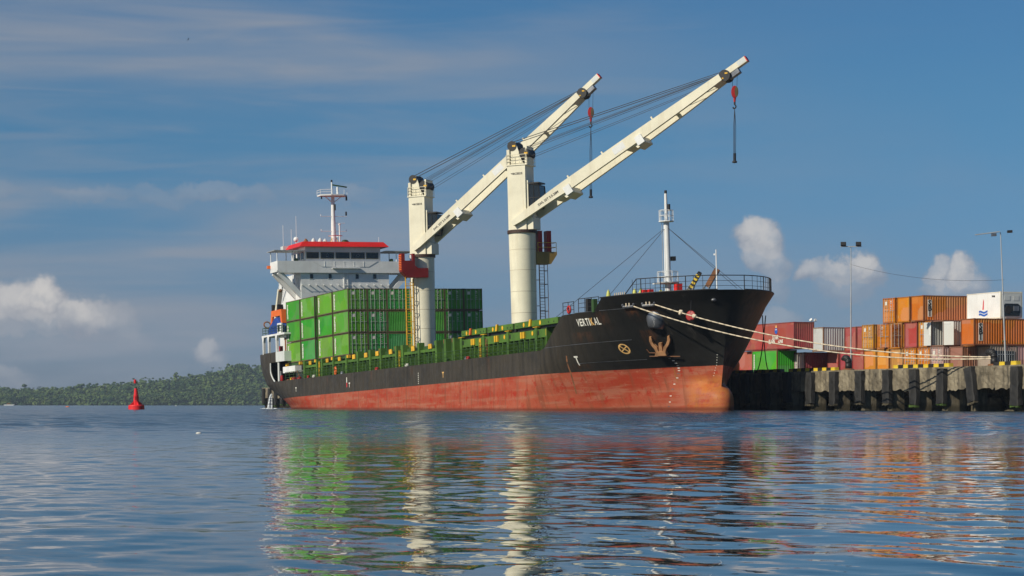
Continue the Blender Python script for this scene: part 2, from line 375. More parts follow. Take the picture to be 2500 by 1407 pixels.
# ---------------------------------------------------------------- sea
def build_sea():
    ys = [2.5]
    while ys[-1] < 430: ys.append(ys[-1]+max(.018, .0034*ys[-1]))
    ys = np.array(ys); nc = 400
    c = np.linspace(-1, 1, nc); c = .75*c+.25*c**3
    hw = .29*ys+5.0
    X = hw[:, None]*c[None, :]; Y = np.repeat(ys[:, None], nc, 1)
    Z = np.zeros_like(X)
    cell = np.maximum(np.gradient(ys)[:, None], np.abs(np.gradient(X, axis=1)))
    rough = np.clip((Y-30)/25, 0, 1)      # breeze beyond a slick near the camera
    patch = .75+.5*(.5+.5*np.sin(X*.11+Y*.05+1.3)*np.sin(Y*.09-X*.04))
    def train(lams, slope, mean, spread, gain):
        nonlocal Z
        for l in lams:
            a = math.radians(rng.normal(mean, spread)); ph = rng.uniform(0, 6.28)
            amp = slope*l/(2*math.pi)*gain*patch; lod = np.clip((l/cell-2.4)/2.2, 0, 1); k = 2*math.pi/l
            Z = Z+amp*lod*np.sin(k*(X*math.cos(a)+Y*math.sin(a))+ph+.7*np.sin(X*.31+ph)+.6*np.sin(Y*.23+2*ph))
    train(np.geomspace(.17, .9, 34), .0056, 8, 36, 1.0)                 # small cross ripples
    train(np.geomspace(.7, 3.0, 12), .0028, -60, 40, 1.0)               # faint long undulation
    train(np.geomspace(.45, 3.2, 30), .0170, -70, 60, rough)            # breeze farther out
    fade = np.clip((1-np.abs(c))/.06, 0, 1)[None, :]*np.clip((ys-2.5)/1.0, 0, 1)[:, None]*np.clip((430-ys)/60, 0, 1)[:, None]
    Z *= fade
    V = np.stack([X, Y, Z], -1).reshape(-1, 3)
    nr = len(ys); i = np.arange((nr-1))[:, None]*nc+np.arange(nc-1)[None, :]
    F = np.stack([i, i+1, i+nc+1, i+nc], -1).reshape(-1, 4)
    k = len(V); w0, w1 = hw[0], hw[-1]; y0, y1 = ys[0], ys[-1]; S = 30000
    extra = np.array([(-S, y0, 0), (-S, y1, 0), (S, y0, 0), (S, y1, 0), (-S, -3000, 0), (S, -3000, 0), (-S, S, 0), (S, S, 0),
                      (-w0, y0, 0), (-w1, y1, 0), (w0, y0, 0), (w1, y1, 0)], float)
    V = np.vstack([V, extra])
    E = [(k, k+8, k+9, k+1), (k+10, k+2, k+3, k+11), (k+4, k+5, k+2, k), (k+1, k+3, k+7, k+6)]
    me = bpy.data.meshes.new('sea'); me.from_pydata(V.tolist(), [], F.tolist()+E); me.update()
    me.polygons.foreach_set('use_smooth', [True]*len(me.polygons))
    o = bpy.data.objects.new('sea', me); COL.objects.link(o); me.materials.append(M['water'])
    tag(o, 'blue rippled harbour water', None, None, 'structure')
build_sea()

# ---------------------------------------------------------------- far shore: hill and forest
PROF = [(-3000, 60), (-1500, 70), (-600, 52), (-250, 46), (0, 40), (60, 36), (120, 37), (200, 41), (260, 44), (330, 52), (400, 56), (440, 64), (480, 70), (520, 78), (560, 92), (590, 98), (620, 92), (660, 92), (760, 96), (900, 70), (1100, 52), (1400, 42), (1700, 30), (2200, 26), (3000, 26), (4500, 30)]
SH = 2600.0
def hill_h(px, v):
    return np.interp(px, [p[0] for p in PROF], [p[1] for p in PROF])*SH/5700*v
def build_shore():
    pxs = np.linspace(-3000, 4500, 240); vs = [0, .12, .35, .6, .85, 1.0, .9, .5]; ds = [0, 15, 60, 120, 200, 300, 430, 700]
    V = []; F = []
    for j, (v, d) in enumerate(zip(vs, ds)):
        for p in pxs:
            D = SH+d; base = max(hill_h(p, v)*D/SH-7.0*min(1, v*2), .4)-(1.2 if j == 0 else 0)
            V.append(((p-1250)/5700*D, D+14*math.sin(p*.013)*(1 if j else .6), float(base)))
    n = len(pxs)
    for j in range(len(vs)-1):
        for i in range(n-1): F.append((j*n+i, j*n+i+1, (j+1)*n+i+1, (j+1)*n+i))
    mb = MB(); mb.add(V, F); o = mb.build('hills', M['hill'], smooth=True); tag(o, 'low wooded hills along the far shore', None, None, 'structure')
    # trees: every crown is a cluster of irregular leaf clumps
    ico = bmesh.new(); bmesh.ops.create_icosphere(ico, subdivisions=1, radius=1); iv = np.array([v.co[:] for v in ico.verts]); ifc = np.array([[v.index for v in f.verts] for f in ico.faces]); ico.free()
    AV = []; AF = []; k = 0
    def clump(c, r, sq):
        nonlocal k
        j = iv*(1+rng.uniform(-.42, .42, (len(iv), 1)))*np.array([r, r, r*sq])
        a = rng.uniform(0, 6.28); ca, sa = math.cos(a), math.sin(a)
        j = np.stack([j[:, 0]*ca-j[:, 1]*sa, j[:, 0]*sa+j[:, 1]*ca, j[:, 2]], 1)
        AV.append(j+c); AF.append(ifc+k); k += len(iv)
    def stick(p, q, r):
        nonlocal k
        p, q = np.array(p, float), np.array(q, float)
        vs = []
        for c, rr in ((p, r), (q, r*.6)):
            for i in range(3): vs.append(c+rr*np.array([math.cos(2.1*i), math.sin(2.1*i), 0]))
        AV.append(np.array(vs)); AF.append(np.array([(0, 1, 4), (0, 4, 3), (1, 2, 5), (1, 5, 4), (2, 0, 3), (2, 3, 5)])+k); k += 6
    ntree = 5600
    for i in range(ntree):
        p = rng.uniform(-160, 720) if i % 4 else (rng.uniform(-700, 1500) if i % 8 else rng.uniform(-3000, 4500))
        v = rng.beta(1.1, .9); d = np.interp(v, [0, .12, .35, .6, .85, 1.0], [2, 15, 60, 120, 200, 300]); D = SH+d
        x = (p-1250)/5700*D; y = D+14*math.sin(p*.013); z = max(float(hill_h(p, v))*D/SH-7.0*min(1, v*2), .4)
        h = rng.uniform(5.0, 11.0)*(1.0 if v > .1 else .8)
        if rng.random() < .12 and v > .55: h *= rng.uniform(1.15, 1.5)
        palm = rng.random() < .10
        if palm:
            top = (x+rng.uniform(-1, 1), y, z+h*1.15); stick((x, y, z), top, .28)
            for q in range(7):
                a = rng.uniform(0, 6.28); e = np.array([math.cos(a)*2.6, math.sin(a)*2.6, rng.uniform(-1.2, .7)])
                m_ = np.array(top)+e*.5+np.array([0, 0, .55])
                AV.append(np.array([np.array(top)+(-.1, 0, 0), m_+(0, 0, .35), np.array(top)+e, m_-(0, 0, .35)])); AF.append(np.array([(0, 1, 2), (0, 2, 3)])+k); k += 4
        else:
            stick((x, y, z), (x, y, z+h*.6), .3)
            r0 = h*.33
            for q in range(rng.integers(5, 9)):
                a = rng.uniform(0, 6.28); rr = r0*rng.uniform(.2, 1.15)
                clump(np.array([x+math.cos(a)*rr, y+math.sin(a)*rr, z+h*rng.uniform(.38, 1.0)]), r0*rng.uniform(.32, .62), .75)
    for i in range(1300):      # mangrove fringe at the water's edge
        p = rng.uniform(-450, 900); D = SH+rng.uniform(-2, 14)
        clump(np.array([(p-1250)/5700*D, D+14*math.sin(p*.013)*.8, rng.uniform(.6, 3.2)]), rng.uniform(.9, 2.2), .9)
    V = np.vstack(AV); Fa = [tuple(r) for a in AF for r in a.tolist()]
    me = bpy.data.meshes.new('forest'); me.from_pydata(V.tolist(), [], Fa); me.update(); me.materials.append(M['forest'])
    o = bpy.data.objects.new('forest', me); COL.objects.link(o)
    tag(o, 'dense dark green tropical forest covering the far shore', None, None, 'stuff')
build_shore()

# ---------------------------------------------------------------- containers
MC = {}
def corr_mesh(key, L, H, pitch, depth):
    """corrugated sheet in the plane x-z, standing proud in +y"""
    if key in MC: return MC[key]
    n = max(4, round(L/pitch)); p = L/n; xs = []
    for i in range(n):
        x = -L/2+i*p; xs += [(x, 0), (x+.14*p, depth), (x+.5*p, depth), (x+.64*p, 0)]
    xs.append((L/2, 0)); mb = MB(); vs = []; fs = []
    for x, d in xs: vs += [(x, d, 0), (x, d, H)]
    for i in range(len(xs)-1): fs.append((2*i, 2*i+2, 2*i+3, 2*i+1))
    me = bpy.data.meshes.new(key); me.from_pydata(vs, [], fs); me.update(); MC[key] = me; return me
def frame_mesh(L, W, H):
    key = f'frame{L}{H}'
    if key in MC: return MC[key]
    mb = MB(); hx, hy = L/2, W/2; p = .11
    for x in (-hx, hx-p):
        for y in (-hy, hy-p): mb.box(x, x+p, y, y+p, .17, H-.12)
    for y in (-hy, hy-.07):
        mb.box(-hx+p, hx-p, y, y+.07, .02, .15); mb.box(-hx+p, hx-p, y, y+.07, H-.09, H-.012)
    for x in (-hx, hx-.07):
        mb.box(x, x+.07, -hy+p, hy-p, .02, .16); mb.box(x, x+.07, -hy+p, hy-p, H-.11, H-.012)
    c = .18
    for x in (-hx-.006, hx-c+.006):
        for y in (-hy-.006, hy-c+.006):
            for z in (0, H-.125): mb.box(x, x+c, y, y+c, z, z+.125)
    MC[key] = mb.mesh('container_frame'); return MC[key]
def door_mesh(W, H, sgn, ribs=5):
    key = f'door{H}{sgn}{ribs}'
    if key in MC: return MC[key]
    w = W/2-.115; h = H-.31; mb = MB(); y = lambda v: -sgn*v
    def bx(x0, x1, a, b, z0, z1): mb.box(x0, x1, min(y(a), y(b)), max(y(a), y(b)), z0, z1)
    bx(-.05, -.02, 0, w, 0, h)
    bx(-.02, .006, .0, .07, 0, h); bx(-.02, .006, w-.07, w, 0, h)
    hh = h/ribs
    for i in range(ribs):
        bx(-.02, .012, .09, w-.09, i*hh+.045, (i+1)*hh-.045)
    MC[key] = mb.mesh('door_leaf'); return MC[key]
def rod_mesh(H):
    key = f'rod{H}'
    if key in MC: return MC[key]
    mb = MB().tube((0, 0, -.06), (0, 0, H-.25), .024, 6)
    for z in (.25, H*.42, H*.8): mb.box(-.03, .04, -.05, .05, z, z+.06)
    mb.box(.0, .05, -.02, .30, H*.42, H*.42+.04)
    MC[key] = mb.mesh('lock_rod'); return MC[key]
def box_mesh(key, *a):
    if key not in MC: MC[key] = MB().box(*a).mesh(key)
    return MC[key]
RX = lambda a: Matrix.Rotation(a, 4, 'X'); RZ = lambda a: Matrix.Rotation(a, 4, 'Z'); TR = lambda x, y, z: Matrix.Translation((x, y, z))
def container(Mw, color, label, group, L=6.06, H=2.6, front='doors', open_=(0, 0), sides=(-1, 1), fcol=None, plac=True, name='shipping_container', inner=None, back=True, door_color=None, rods=True):
    W = 2.438; r = empty(name, Mw); tag(r, label, 'container', group)
    col = (*color[:3], 1); fc = fcol or tuple(x*.62 for x in color[:3])+(1,)
    part(frame_mesh(L, W, H), 'frame', r, M['cont'], fc)
    hs = H-.24; sm = corr_mesh(f'side{L}{H}', L-.2, hs, .278, .042)
    for sg in sides:
        part(sm, 'side_panel', r, M['cont'], col, TR(0, sg*(W/2-.055), .15) @ RZ(0 if sg > 0 else math.pi))
    em = corr_mesh(f'end{H}', W-.22, H-.27, .222, .042)
    if back: part(em, 'end_panel', r, M['cont'], col, TR(-L/2+.055, 0, .16) @ RZ(math.pi/2))
    part(box_mesh(f'roof{L}', -L/2+.05, L/2-.05, -W/2+.05, W/2-.05, -.03, 0), 'roof_panel', r, M['cont'], col, TR(0, 0, H-.04))
    if front == 'corr':
        part(em, 'end_panel', r, M['cont'], col, TR(L/2-.055, 0, .16) @ RZ(-math.pi/2))
    else:
        part(box_mesh(f'floor{L}', -L/2+.05, L/2-.05, -W/2+.05, W/2-.05, 0, .05), 'floor_panel', r, M['cont'], (.10, .06, .03, 1), TR(0, 0, .12))
        for k, sg in enumerate((1, -1)):
            dm = TR(L/2-.012, sg*(W/2-.113), .16) @ RZ(sg*R(open_[k]))
            d = part(door_mesh(W, H, sg), 'door', r, M['cont'], door_color or col, dm)
            wd = W/2-.115
            if rods:
                for f in (.28, .72): part(rod_mesh(H), 'lock_rod', d, M['galv'], None, TR(.035, -sg*wd*f, .03))
            if plac:
                if sg == -1:   # left leaf as seen from outside: owner's placard
                    part(box_mesh('plac', -.004, .004, -.17, .17, 0, .36), 'placard', d, M['mark'], None, TR(.02, -sg*wd*.5, H*.66))
                else:
                    for q, (zz, hh, ww) in enumerate(((.78, .10, .22), (.72, .06, .28), (.60, .05, .2), (.52, .05, .24), (.44, .04, .18))):
                        part(box_mesh(f'mk{q}', -.004, .004, -ww/2, ww/2, 0, hh), 'marking', d, M['mark'], None, TR(.02, -sg*wd*.62, H*zz))
    return r
def strip_letters(r, x, sg, H, n=11, wid=.26, mat='mark', W=2.438, seed=0):
    """a column of stencilled letters down one side"""
    rr = random.Random(seed); mb = MB(); z = H-.42; y = sg*(W/2-.008)
    dz = (H-.75)/n
    for i in range(n):
        a = rr.choice((0, 1, 2)); w2 = wid/2
        mb.box(x-w2, x-w2+.15, y-.003, y+.003, z-dz*.82, z)
        if a != 0: mb.box(x+w2-.15, x+w2, y-.003, y+.003, z-dz*.82, z)
        mb.box(x-w2+.15, x+w2-.15, y-.003, y+.003, z-.075, z)
        if a != 1: mb.box(x-w2+.15, x+w2-.15, y-.003, y+.003, z-dz*.82, z-dz*.82+.07)
        z -= dz
    mb.build('lettering', M[mat], r)
def wall_text(r, body, size, x, z, sg, mat, W=2.438, bold=0.02, vertical=False, step=None, out=.004, flip=None, parent=None, name='lettering', shear=0.0):
    """flat lettering on the side (y = sg*W/2) of a container"""
    mb = MB(); y = sg*(W/2-.008+out)
    items = [(body, x, z)] if not vertical else [(ch, x, z-i*step) for i, ch in enumerate(body)]
    d = -1 if sg > 0 else 1
    for ch, xx, zz in items:
        vs, fs = text_mesh(ch, size, bold, 'CENTER' if vertical else 'LEFT')
        mb.add([(xx+d*(vx+shear*vy), y, zz+vy) for vx, vy, _ in vs], fs)
    return mb.build(name, M[mat], parent or r)

# ---------------------------------------------------------------- quay
P1 = Vector((38.8, 178.6)); UQ = Vector((-82.8, 241.4)).normalized(); NQ = Vector((UQ.y, -UQ.x))
def qmat(org, u, n):      # local x = towards the near end, y = inland, z = up
    m = Matrix.Identity(4); m.col[0] = (-u.x, -u.y, 0, 0); m.col[1] = (n.x, n.y, 0, 0); m.col[3] = (org.x, org.y, 0, 1); return m
QM = qmat(P1, UQ, NQ); QZ = 3.6; FS = 4.72; F0 = 2.35
def q(a, b, z): return QM @ Vector((-a, b, z))
fa = [0.1, 7.1, 11.5, 16.1, 20.8, 25.8, 30.8, 35.5, 40.3, 44.9, 49.6]
fa = [-23.6, -18.9, -14.2, -9.4, -4.7]+fa+[fa[-1]+FS*(i+1) for i in range(44)]
A_END = fa[-1]+2.3
def build_quay():
    mb = MB(); mb.box(-A_END, 40, .55, 260, QZ-.9, QZ-.004)
    root = mb.build('quay', M['concrete']); root.matrix_world = QM; tag(root, 'old concrete quay apron behind the ship', None, None, 'structure')
    rr = random.Random(3)
    edges = [-40]+[(x+y)/2 for x, y in zip(fa, fa[1:])]+[A_END]
    def rough_face(a0, a1, z0, z1, b0, b1, na, nz, j=.05, ragged=.12):
        g = MB(); vs = []; fs = []
        for k in range(nz+1):
            for i in range(na+1):
                a = a0+(a1-a0)*i/na; z = z0+(z1-z0)*k/nz
                if k == 0: z += rr.uniform(-ragged, ragged*.8)
                b = b0+(rr.uniform(-j, j) if 0 < k < nz else rr.uniform(-j*.3, j*.6))
                if k == nz: b = b0+rr.uniform(.0, .06); z = z1+rr.uniform(-.04, 0)
                vs.append((-a, b, z))
        m_ = na+1
        for k in range(nz):
            for i in range(na): fs.append((k*m_+i, k*m_+i+1, (k+1)*m_+i+1, (k+1)*m_+i))
        k0 = len(vs)
        for i in range(na+1): a = a0+(a1-a0)*i/na; vs += [(-a, b1, z1), (-a, b1, z0)]
        for i in range(na):
            fs.append((nz*m_+i, nz*m_+i+1, k0+2*i+2, k0+2*i)); fs.append((i, k0+2*i+1, k0+2*i+3, i+1))
        for i in (0, na):
            fs.append(tuple([k*m_+i for k in range(nz+1)]+[k0+2*i, k0+2*i+1]))
        g.add(vs, fs); return g
    for a0, a1 in zip(edges, edges[1:]):
        rough_face(a0+.006, a1-.006, 1.72+rr.uniform(-.08, .08), QZ, rr.uniform(-.02, .02), .55, 14, 7).build('face_beam', M['concrete'], root)
    for a in fa:
        if 60 < a < 225: continue
        w = rr.uniform(.32, .42)
        rough_face(a-w, a+w, -1.2, 1.80, .10, 1.2, 6, 9, .07, 0).build('pile', M['concrete'], root)
        if rr.random() < .3: rough_face(a-w*.7+rr.uniform(1.0, 1.4), a+w*.7+rr.uniform(1.2, 1.9), -1.2, 1.70, 2.6, 3.3, 4, 6, .12, 0).build('pile', M['concrete'], root)
    # rubber fenders hanging on the face
    for a in fa:
        if 56 < a < 225: continue
        tilt = -.20 if abs(a-7.1) < .01 else rr.uniform(-.02, .02)
        h = rr.uniform(2.75, 3.05); w = .56; d = .46
        g = MB(); n = 7; vs = []; fs = []
        for k in range(n+1):
            z = -h*k/n
            for (x, b) in ((-w, 0), (-w, -d*.8), (-w*.82, -d), (w*.82, -d), (w, -d*.8), (w, 0)):
                jj = rr.uniform(-.03, .03)*(1.6 if k in (0, n) else 1); vs.append((x+jj, b+jj, z+(rr.uniform(-.10, .10) if k == n else 0)))
        for k in range(n):
            for i in range(6): fs.append((k*6+i, k*6+(i+1) % 6, k*6+6+(i+1) % 6, k*6+6+i))
        fs += [(0, 1, 2, 3, 4, 5), tuple(range(n*6, n*6+6))]
        g.add(vs, fs); o = g.build('fender', M['rubber'], root); o.location = (-a, -.012, 3.46); o.rotation_euler = (0, tilt, 0)
        if abs(tilt) > .1: o['label'] = 'dark rubber fender hanging tilted'
        # worn pale rim at the foot of each fender
        g = MB(); zz = -h-.02
        for i in range(7): g.box(-w+i*.16, -w+i*.16+.13, -d*.9, -.05, zz-.10-rr.uniform(0, .10), zz+rr.uniform(-.02, .04))
        g.build('fender_bracket', M['concrete'] if rr.random() < .8 else M['leafgreen'], o)
    # rubble under the deck
    ico = bmesh.new(); bmesh.ops.create_icosphere(ico, subdivisions=2, radius=1); iv = [v.co.copy() for v in ico.verts]; ifc = [[v.index for v in f.verts] for f in ico.faces]; ico.free()
    g = MB()
    for i in range(150):
        a = rr.uniform(-20, 60); b = rr.uniform(3.2, 7); s_ = rr.uniform(.4, .95)
        ph = [rr.uniform(0, 6) for _ in range(4)]
        g.add([(-a+s_*p.x*1.2*(1+.25*math.sin(3*p.y+ph[0])), b+s_*p.y*(1+.25*math.sin(4*p.z+ph[1])), (b-3.4)*.28+s_*p.z*.8*(1+.3*math.sin(3*p.x+ph[2]))) for p in iv], ifc)
    g.box(-A_END, 40, 7.2, 7.6, -2, QZ-.95)
    o = g.build('rubble', M['concrete'], root); o['kind'] = 'stuff'
    # kerb of painted blocks along the edge
    y0 = MB().prism([(-.42, 0), (.42, 0), (.38, .30), (-.38, .30)], -.20, .20, axis='y').mesh('kerb_block')
    for (a0, a1) in ((.6, 4.6), (10.9, 20.9), (31.2, 60)):
        n = int((a1-a0)/.86)
        for i in range(n):
            if a0 > 30 and i in (11, 12, 20): continue
            part(y0, 'kerb_block', root, M['markyellow'] if i % 2 == 0 else M['black'], None, TR(-(a0+.43+i*.86), .32, QZ-.03+rr.uniform(-.02, .02)) @ Matrix.Rotation(rr.uniform(-.015, .015), 4, 'Y'))
    return root
QUAY = build_quay()

def bollard(a, b, label):
    r = empty('mooring_bollard', QM @ TR(-a, b, QZ-.01) @ RZ(R(200))); tag(r, label, 'bollard', 'bollards on the quay edge')
    # bent horn on a round foot
    pts = [(0, 0, .12), (0, 0, .62), (.05, 0, .86), (.20, 0, 1.04), (.42, 0, 1.08), (.66, 0, 1.02)]
    mb = MB(); rad = [.30, .28, .29, .30, .28, .18]
    for (p0, r0), (p1, r1) in zip(zip(pts, rad), zip(pts[1:], rad[1:])): mb.tube(p0, p1, r0, 14, r1)
    for p, r0 in zip(pts[1:], rad[1:]): mb.ball(p, r0, 12)
    mb.build('horn', M['black'], r, smooth=True)
    MB().lathe([(.001, 0), (.52, 0), (.52, .09), (.40, .14), (.001, .14)], 18).build('base_plate', M['rust'], r)
    return r
bollard(30.0, .85, 'black horn bollard near the foot of the left light pole')
bollard(5.1, .85, 'black horn bollard holding the mooring ropes, near the right light pole')

def light_pole(a, b, h, label, lamps='twin', lean=0.0, r0=.072):
    rt = empty('light_pole', QM @ TR(-a, b, QZ-.01) @ RZ(R(66)) @ Matrix.Rotation(lean, 4, 'Y')); tag(rt, label, 'light pole', 'light poles on the quay')
    mb = MB(); mb.tube((0, 0, 0), (0, 0, h*.55), r0, 10, r0*.85); mb.tube((0, 0, h*.55), (0, 0, h), r0*.7, 10, r0*.5)
    mb.tube((0, 0, h*.55-.08), (0, 0, h*.55+.08), r0*1.15, 10); mb.box(-.22, .22, -.22, .22, 0, .05)
    mb.build('post', M['galv'], rt, smooth=False)
    if lamps == 'twin':
        MB().box(-1.0, 1.0, -.12, .12, h, h+.07).build('crossarm', M['galv'], rt)
        for sx in (-1, 1):
            m_ = TR(sx*.72, -.1, h+.28) @ Matrix.Rotation(R(-35), 4, 'X')
            MB().box(-.26, .26, -.08, .08, -.2, .2, m_).build('floodlight', M['black'], rt)
            MB().tube((sx*.72, -.05, h+.06), (sx*.72, -.05, h+.2), .03).build('lamp_bracket', M['galv'], rt)
    elif lamps == 'flat':
        MB().box(-1.1, .9, -.22, .22, h, h+.06, Matrix.Rotation(R(-5), 4, 'Y')).build('lamp_panel', M['galv'], rt)
        MB().box(-.75, -.35, -.2, .2, h-.28, h-.05).build('floodlight', M['steel'], rt)
        MB().box(.55, .95, -.2, .2, h-.06, h+.14).build('floodlight', M['black'], rt)
    elif lamps == 'dish':
        MB().lathe([(.001, h+.12), (.5, h+.05), (.85, h), (.8, h-.05), (.001, h-.03)], 16).build('reflector', M['galv'], rt)
        for sx in (-.4, .4): MB().box(sx-.16, sx+.16, -.1, .1, h+.05, h+.38, Matrix.Rotation(sx*.3, 4, 'Y')).build('floodlight', M['black'], rt)
    elif lamps == 'solar':
        MB().box(-.75, .75, -.45, .45, -.02, .02, TR(.15, 0, h+.1) @ Matrix.Rotation(R(-8), 4, 'Y') @ Matrix.Rotation(R(12), 4, 'X')).build('solar_panel', M['glass'], rt)
        MB().tube((0, 0, h-.35), (-1.3, 0, h-.25), .035).build('lamp_arm', M['galv'], rt)
        MB().box(-2.0, -1.3, -.14, .14, h-.30, h-.20).build('lamp_head', M['white'], rt)
        MB().box(-.1, .42, -.1, .12, h-1.0, h-.55).build('battery_box', M['black'], rt)
    elif lamps == 'spots':
        for sx in (-.3, .3): MB().tube((sx*.5, 0, h), (sx, -.15, h+.15), .12, 10, .2).build('floodlight', M['white'], rt)
        MB().box(-.4, .4, -.04, .04, h-.05, h).build('crossarm', M['galv'], rt)
    return rt
light_pole(45.4, 9, 12.1, 'tall slim light pole with twin floodlights near the left bollard', 'twin')
light_pole(12.0, 6, 11.1, 'tall leaning light pole with flat lamp bar in front of the rusty orange containers', 'flat', -.038)
light_pole(24, 26, 8.9, 'short light pole with dish lamp behind the white refrigerated container', 'dish', 0, .09)
light_pole(66, 32, 7.2, 'solar street lamp rising behind the faded red containers', 'solar', 0, .07)
light_pole(92, 28, 6.8, 'small pole with pale twin spotlights behind the red logo container', 'spots', 0, .06)
light_pole(155, 9, 5.1, 'white street lamp arm glimpsed between the hatch covers and green containers', 'solar', 0, .07)
pa, pb = q(45.4, 9, QZ+10.4), q(12.2, 6, QZ+7.2)
mb = MB(); mb.path([pa.lerp(pb, i/16)-Vector((0, 0, 1.3*4*(i/16)*(1-i/16)*.45)) for i in range(17)], .012, 4)
tag(mb.build('overhead_cable', M['wire']), 'thin cable slung between the two tall light poles', 'cable')

# ---------------------------------------------------------------- container yard
W0 = Vector((44.3, 223.7)); UY = Vector((-.353, .935)).normalized(); NY = Vector((UY.y, -UY.x))
YM = qmat(W0, UY, NY); PIT = 2.73; TH = 2.62
def yend(a, b, tier, L=6.06, dz=0, jit=0):     # end face towards the ship; near side face = +y
    return YM @ TR(-(a+1.22), b+L/2, QZ+tier*TH+dz) @ RZ(-math.pi/2+jit)
def yalong(a, b, z, L):       # long axis along the quay, front towards the near end
    return YM @ TR(-(a+L/2), b+1.22, z)
OR1, OR2, OR3 = (.56, .185, .012), (.58, .225, .014), (.50, .145, .010)
RD1, RD2, RD3 = (.34, .062, .045), (.38, .075, .055), (.30, .05, .045)
YG = 'containers stacked in the quay yard'
WHT = (.58, .57, .53)
def jj(): return random.uniform(-.012, .012)
# top tier
ta = 9.4
c = container(yend(ta, 0, 2, jit=jj()), OR3, 'rusty orange top tier container with vertical black letters on its ribbed side', YG, front='corr', fcol=(.22, .07, .02, 1))
def logo_sbi(c, x, H=2.6):
    MB().box(x-.24, x+.24, 2.438/2-.012, 2.438/2-.004, .45, 2.15).build('logo_panel', M['mark'], c)
    wall_text(c, 'SBI', .72, x, 1.60, 1, 'markblack', vertical=True, step=.53, out=.012, bold=.035)
logo_sbi(c, 2.30)
container(yend(ta+2.82, .05, 2, jit=jj()), OR2, 'plain orange container in the middle of the top tier', YG, front='corr')
container(yend(ta+5.64, 0, 2, jit=jj()), OR1, 'orange container with door end showing, leftmost of the top tier', YG)
# white reefer lying along the quay on the second tier
rf = container(yalong(.3, 3.1, QZ+2*TH, 6.06), (.72, .69, .60), 'white refrigerated container with red and blue emblem on the top right of the yard', YG, front='corr', fcol=(.66, .62, .52, 1), sides=(), name='refrigerated_container')
for sg in (-1, 1): part(box_mesh('reefer_side', -2.95, 2.95, -.02, .02, 0, 2.36), 'side_panel', rf, M['white'], None, TR(0, sg*1.18, .14))
MB().box(3.0, 3.045, -1.08, 1.08, .16, 2.46).build('machinery_panel', M['grey'], rf)
MB().prism([(-.85, .25), (.85, .25), (.95, .6), (.95, 1.25), (.7, 1.45), (-.7, 1.45), (-.95, 1.2), (-.95, .6)], 3.05, 3.12, axis='x').build('compressor_bay', M['glass'], rf)
mb = MB(); mb.lathe([(.001, .03), (.34, .03), (.40, 0)], 16, TR(3.13, -.4, .85) @ Matrix.Rotation(math.pi/2, 4, 'Y')); mb.build('fan', M['black'], rf)
MB().box(3.12, 3.22, .15, .75, .75, 1.2).build('control_box', M['steel'], rf); MB().box(3.12, 3.2, .3, .6, 1.0, 1.12).build('warning_label', M['markyellow'], rf)
for y in (-.5, .5): MB().box(3.045, 3.07, y-.32, y+.32, 1.75, 2.2).build('access_hatch', M['grey'], rf)
ys = -(1.18+.026)
for k, z in enumerate((.35, .62)):      # two waved blue bands
    mb = MB(); n = 14; vs = []; fs = []
    for i in range(n+1):
        x = -.85+i*1.55/n; dz = .07*math.sin(i/n*6.28*1.1+.6); vs += [(x, ys, z+dz), (x, ys, z+dz+.2)]
    for i in range(n): fs.append((2*i, 2*i+2, 2*i+3, 2*i+1))
    mb.add(vs, fs).build('emblem_wave', M['markblue'], rf)
MB().add([(-.22, ys, .95), (.02, ys, .95), (.06, ys, 1.75), (-.02, ys, 2.0), (-.10, ys, 1.75)], [(0, 1, 2, 3, 4)]).build('emblem_mast', M['markred'], rf)
wall_text(rf, 'YS 201', .20, 1.5, 2.12, -1, 'markblack', out=.02)
# second tier
c = container(yend(0, 0, 1, jit=jj()), OR3, 'rusty orange second tier container with vertical black letters, standing at the near end', YG, front='corr', fcol=(.22, .07, .02, 1)); logo_sbi(c, 2.30)
container(yend(PIT, 1.9, 1, jit=jj()), OR2, 'orange container mostly hidden behind an open white door, second tier', YG, front='corr')
container(yend(2*PIT, -.1, 1, jit=jj()), (.50, .49, .46), 'white container standing open with both doors swung wide, second tier', YG, open_=(222, 172), plac=False, fcol=(.20, .09, .06, 1), door_color=(.62, .62, .58, 1), rods=False)
container(yend(3*PIT, .16, 1, jit=jj()), OR2, 'orange container with white placard beside the open white container', YG)
container(yend(4*PIT, .15, 1, jit=jj()), RD2, 'faded red container between orange ones on the second tier', YG, front='corr')
container(yend(5*PIT, 0, 1, jit=jj()), OR2, 'orange container with its right door swung out edge-on, second tier', YG, open_=(95, 0), door_color=(.50, .19, .03, 1))
container(yend(6*PIT, .1, 1, jit=jj()), OR1, 'orange container with one brown door pushed open, second tier', YG, open_=(60, 0))
container(yend(7*PIT, -.15, 1, dz=.02, jit=jj()), (.52, .24, .02), 'mustard orange container with closed doors, leftmost orange of the second tier', YG)
for k in (8, 9):
    container(yend(k*PIT, .35+.05*k, 1, dz=-.03, jit=jj()), (RD1, RD2, RD2)[k-8], ('faded red container beside the mustard one on the second tier', 'faded red container next to the pale grey one on the second tier')[k-8], YG, front='corr')
container(yend(27.35, -1.6, 1, dz=-.02), (.46, .47, .46), 'pale grey ribbed container standing proud of the faded red ones', YG, front='corr', fcol=(.25, .15, .09, 1))
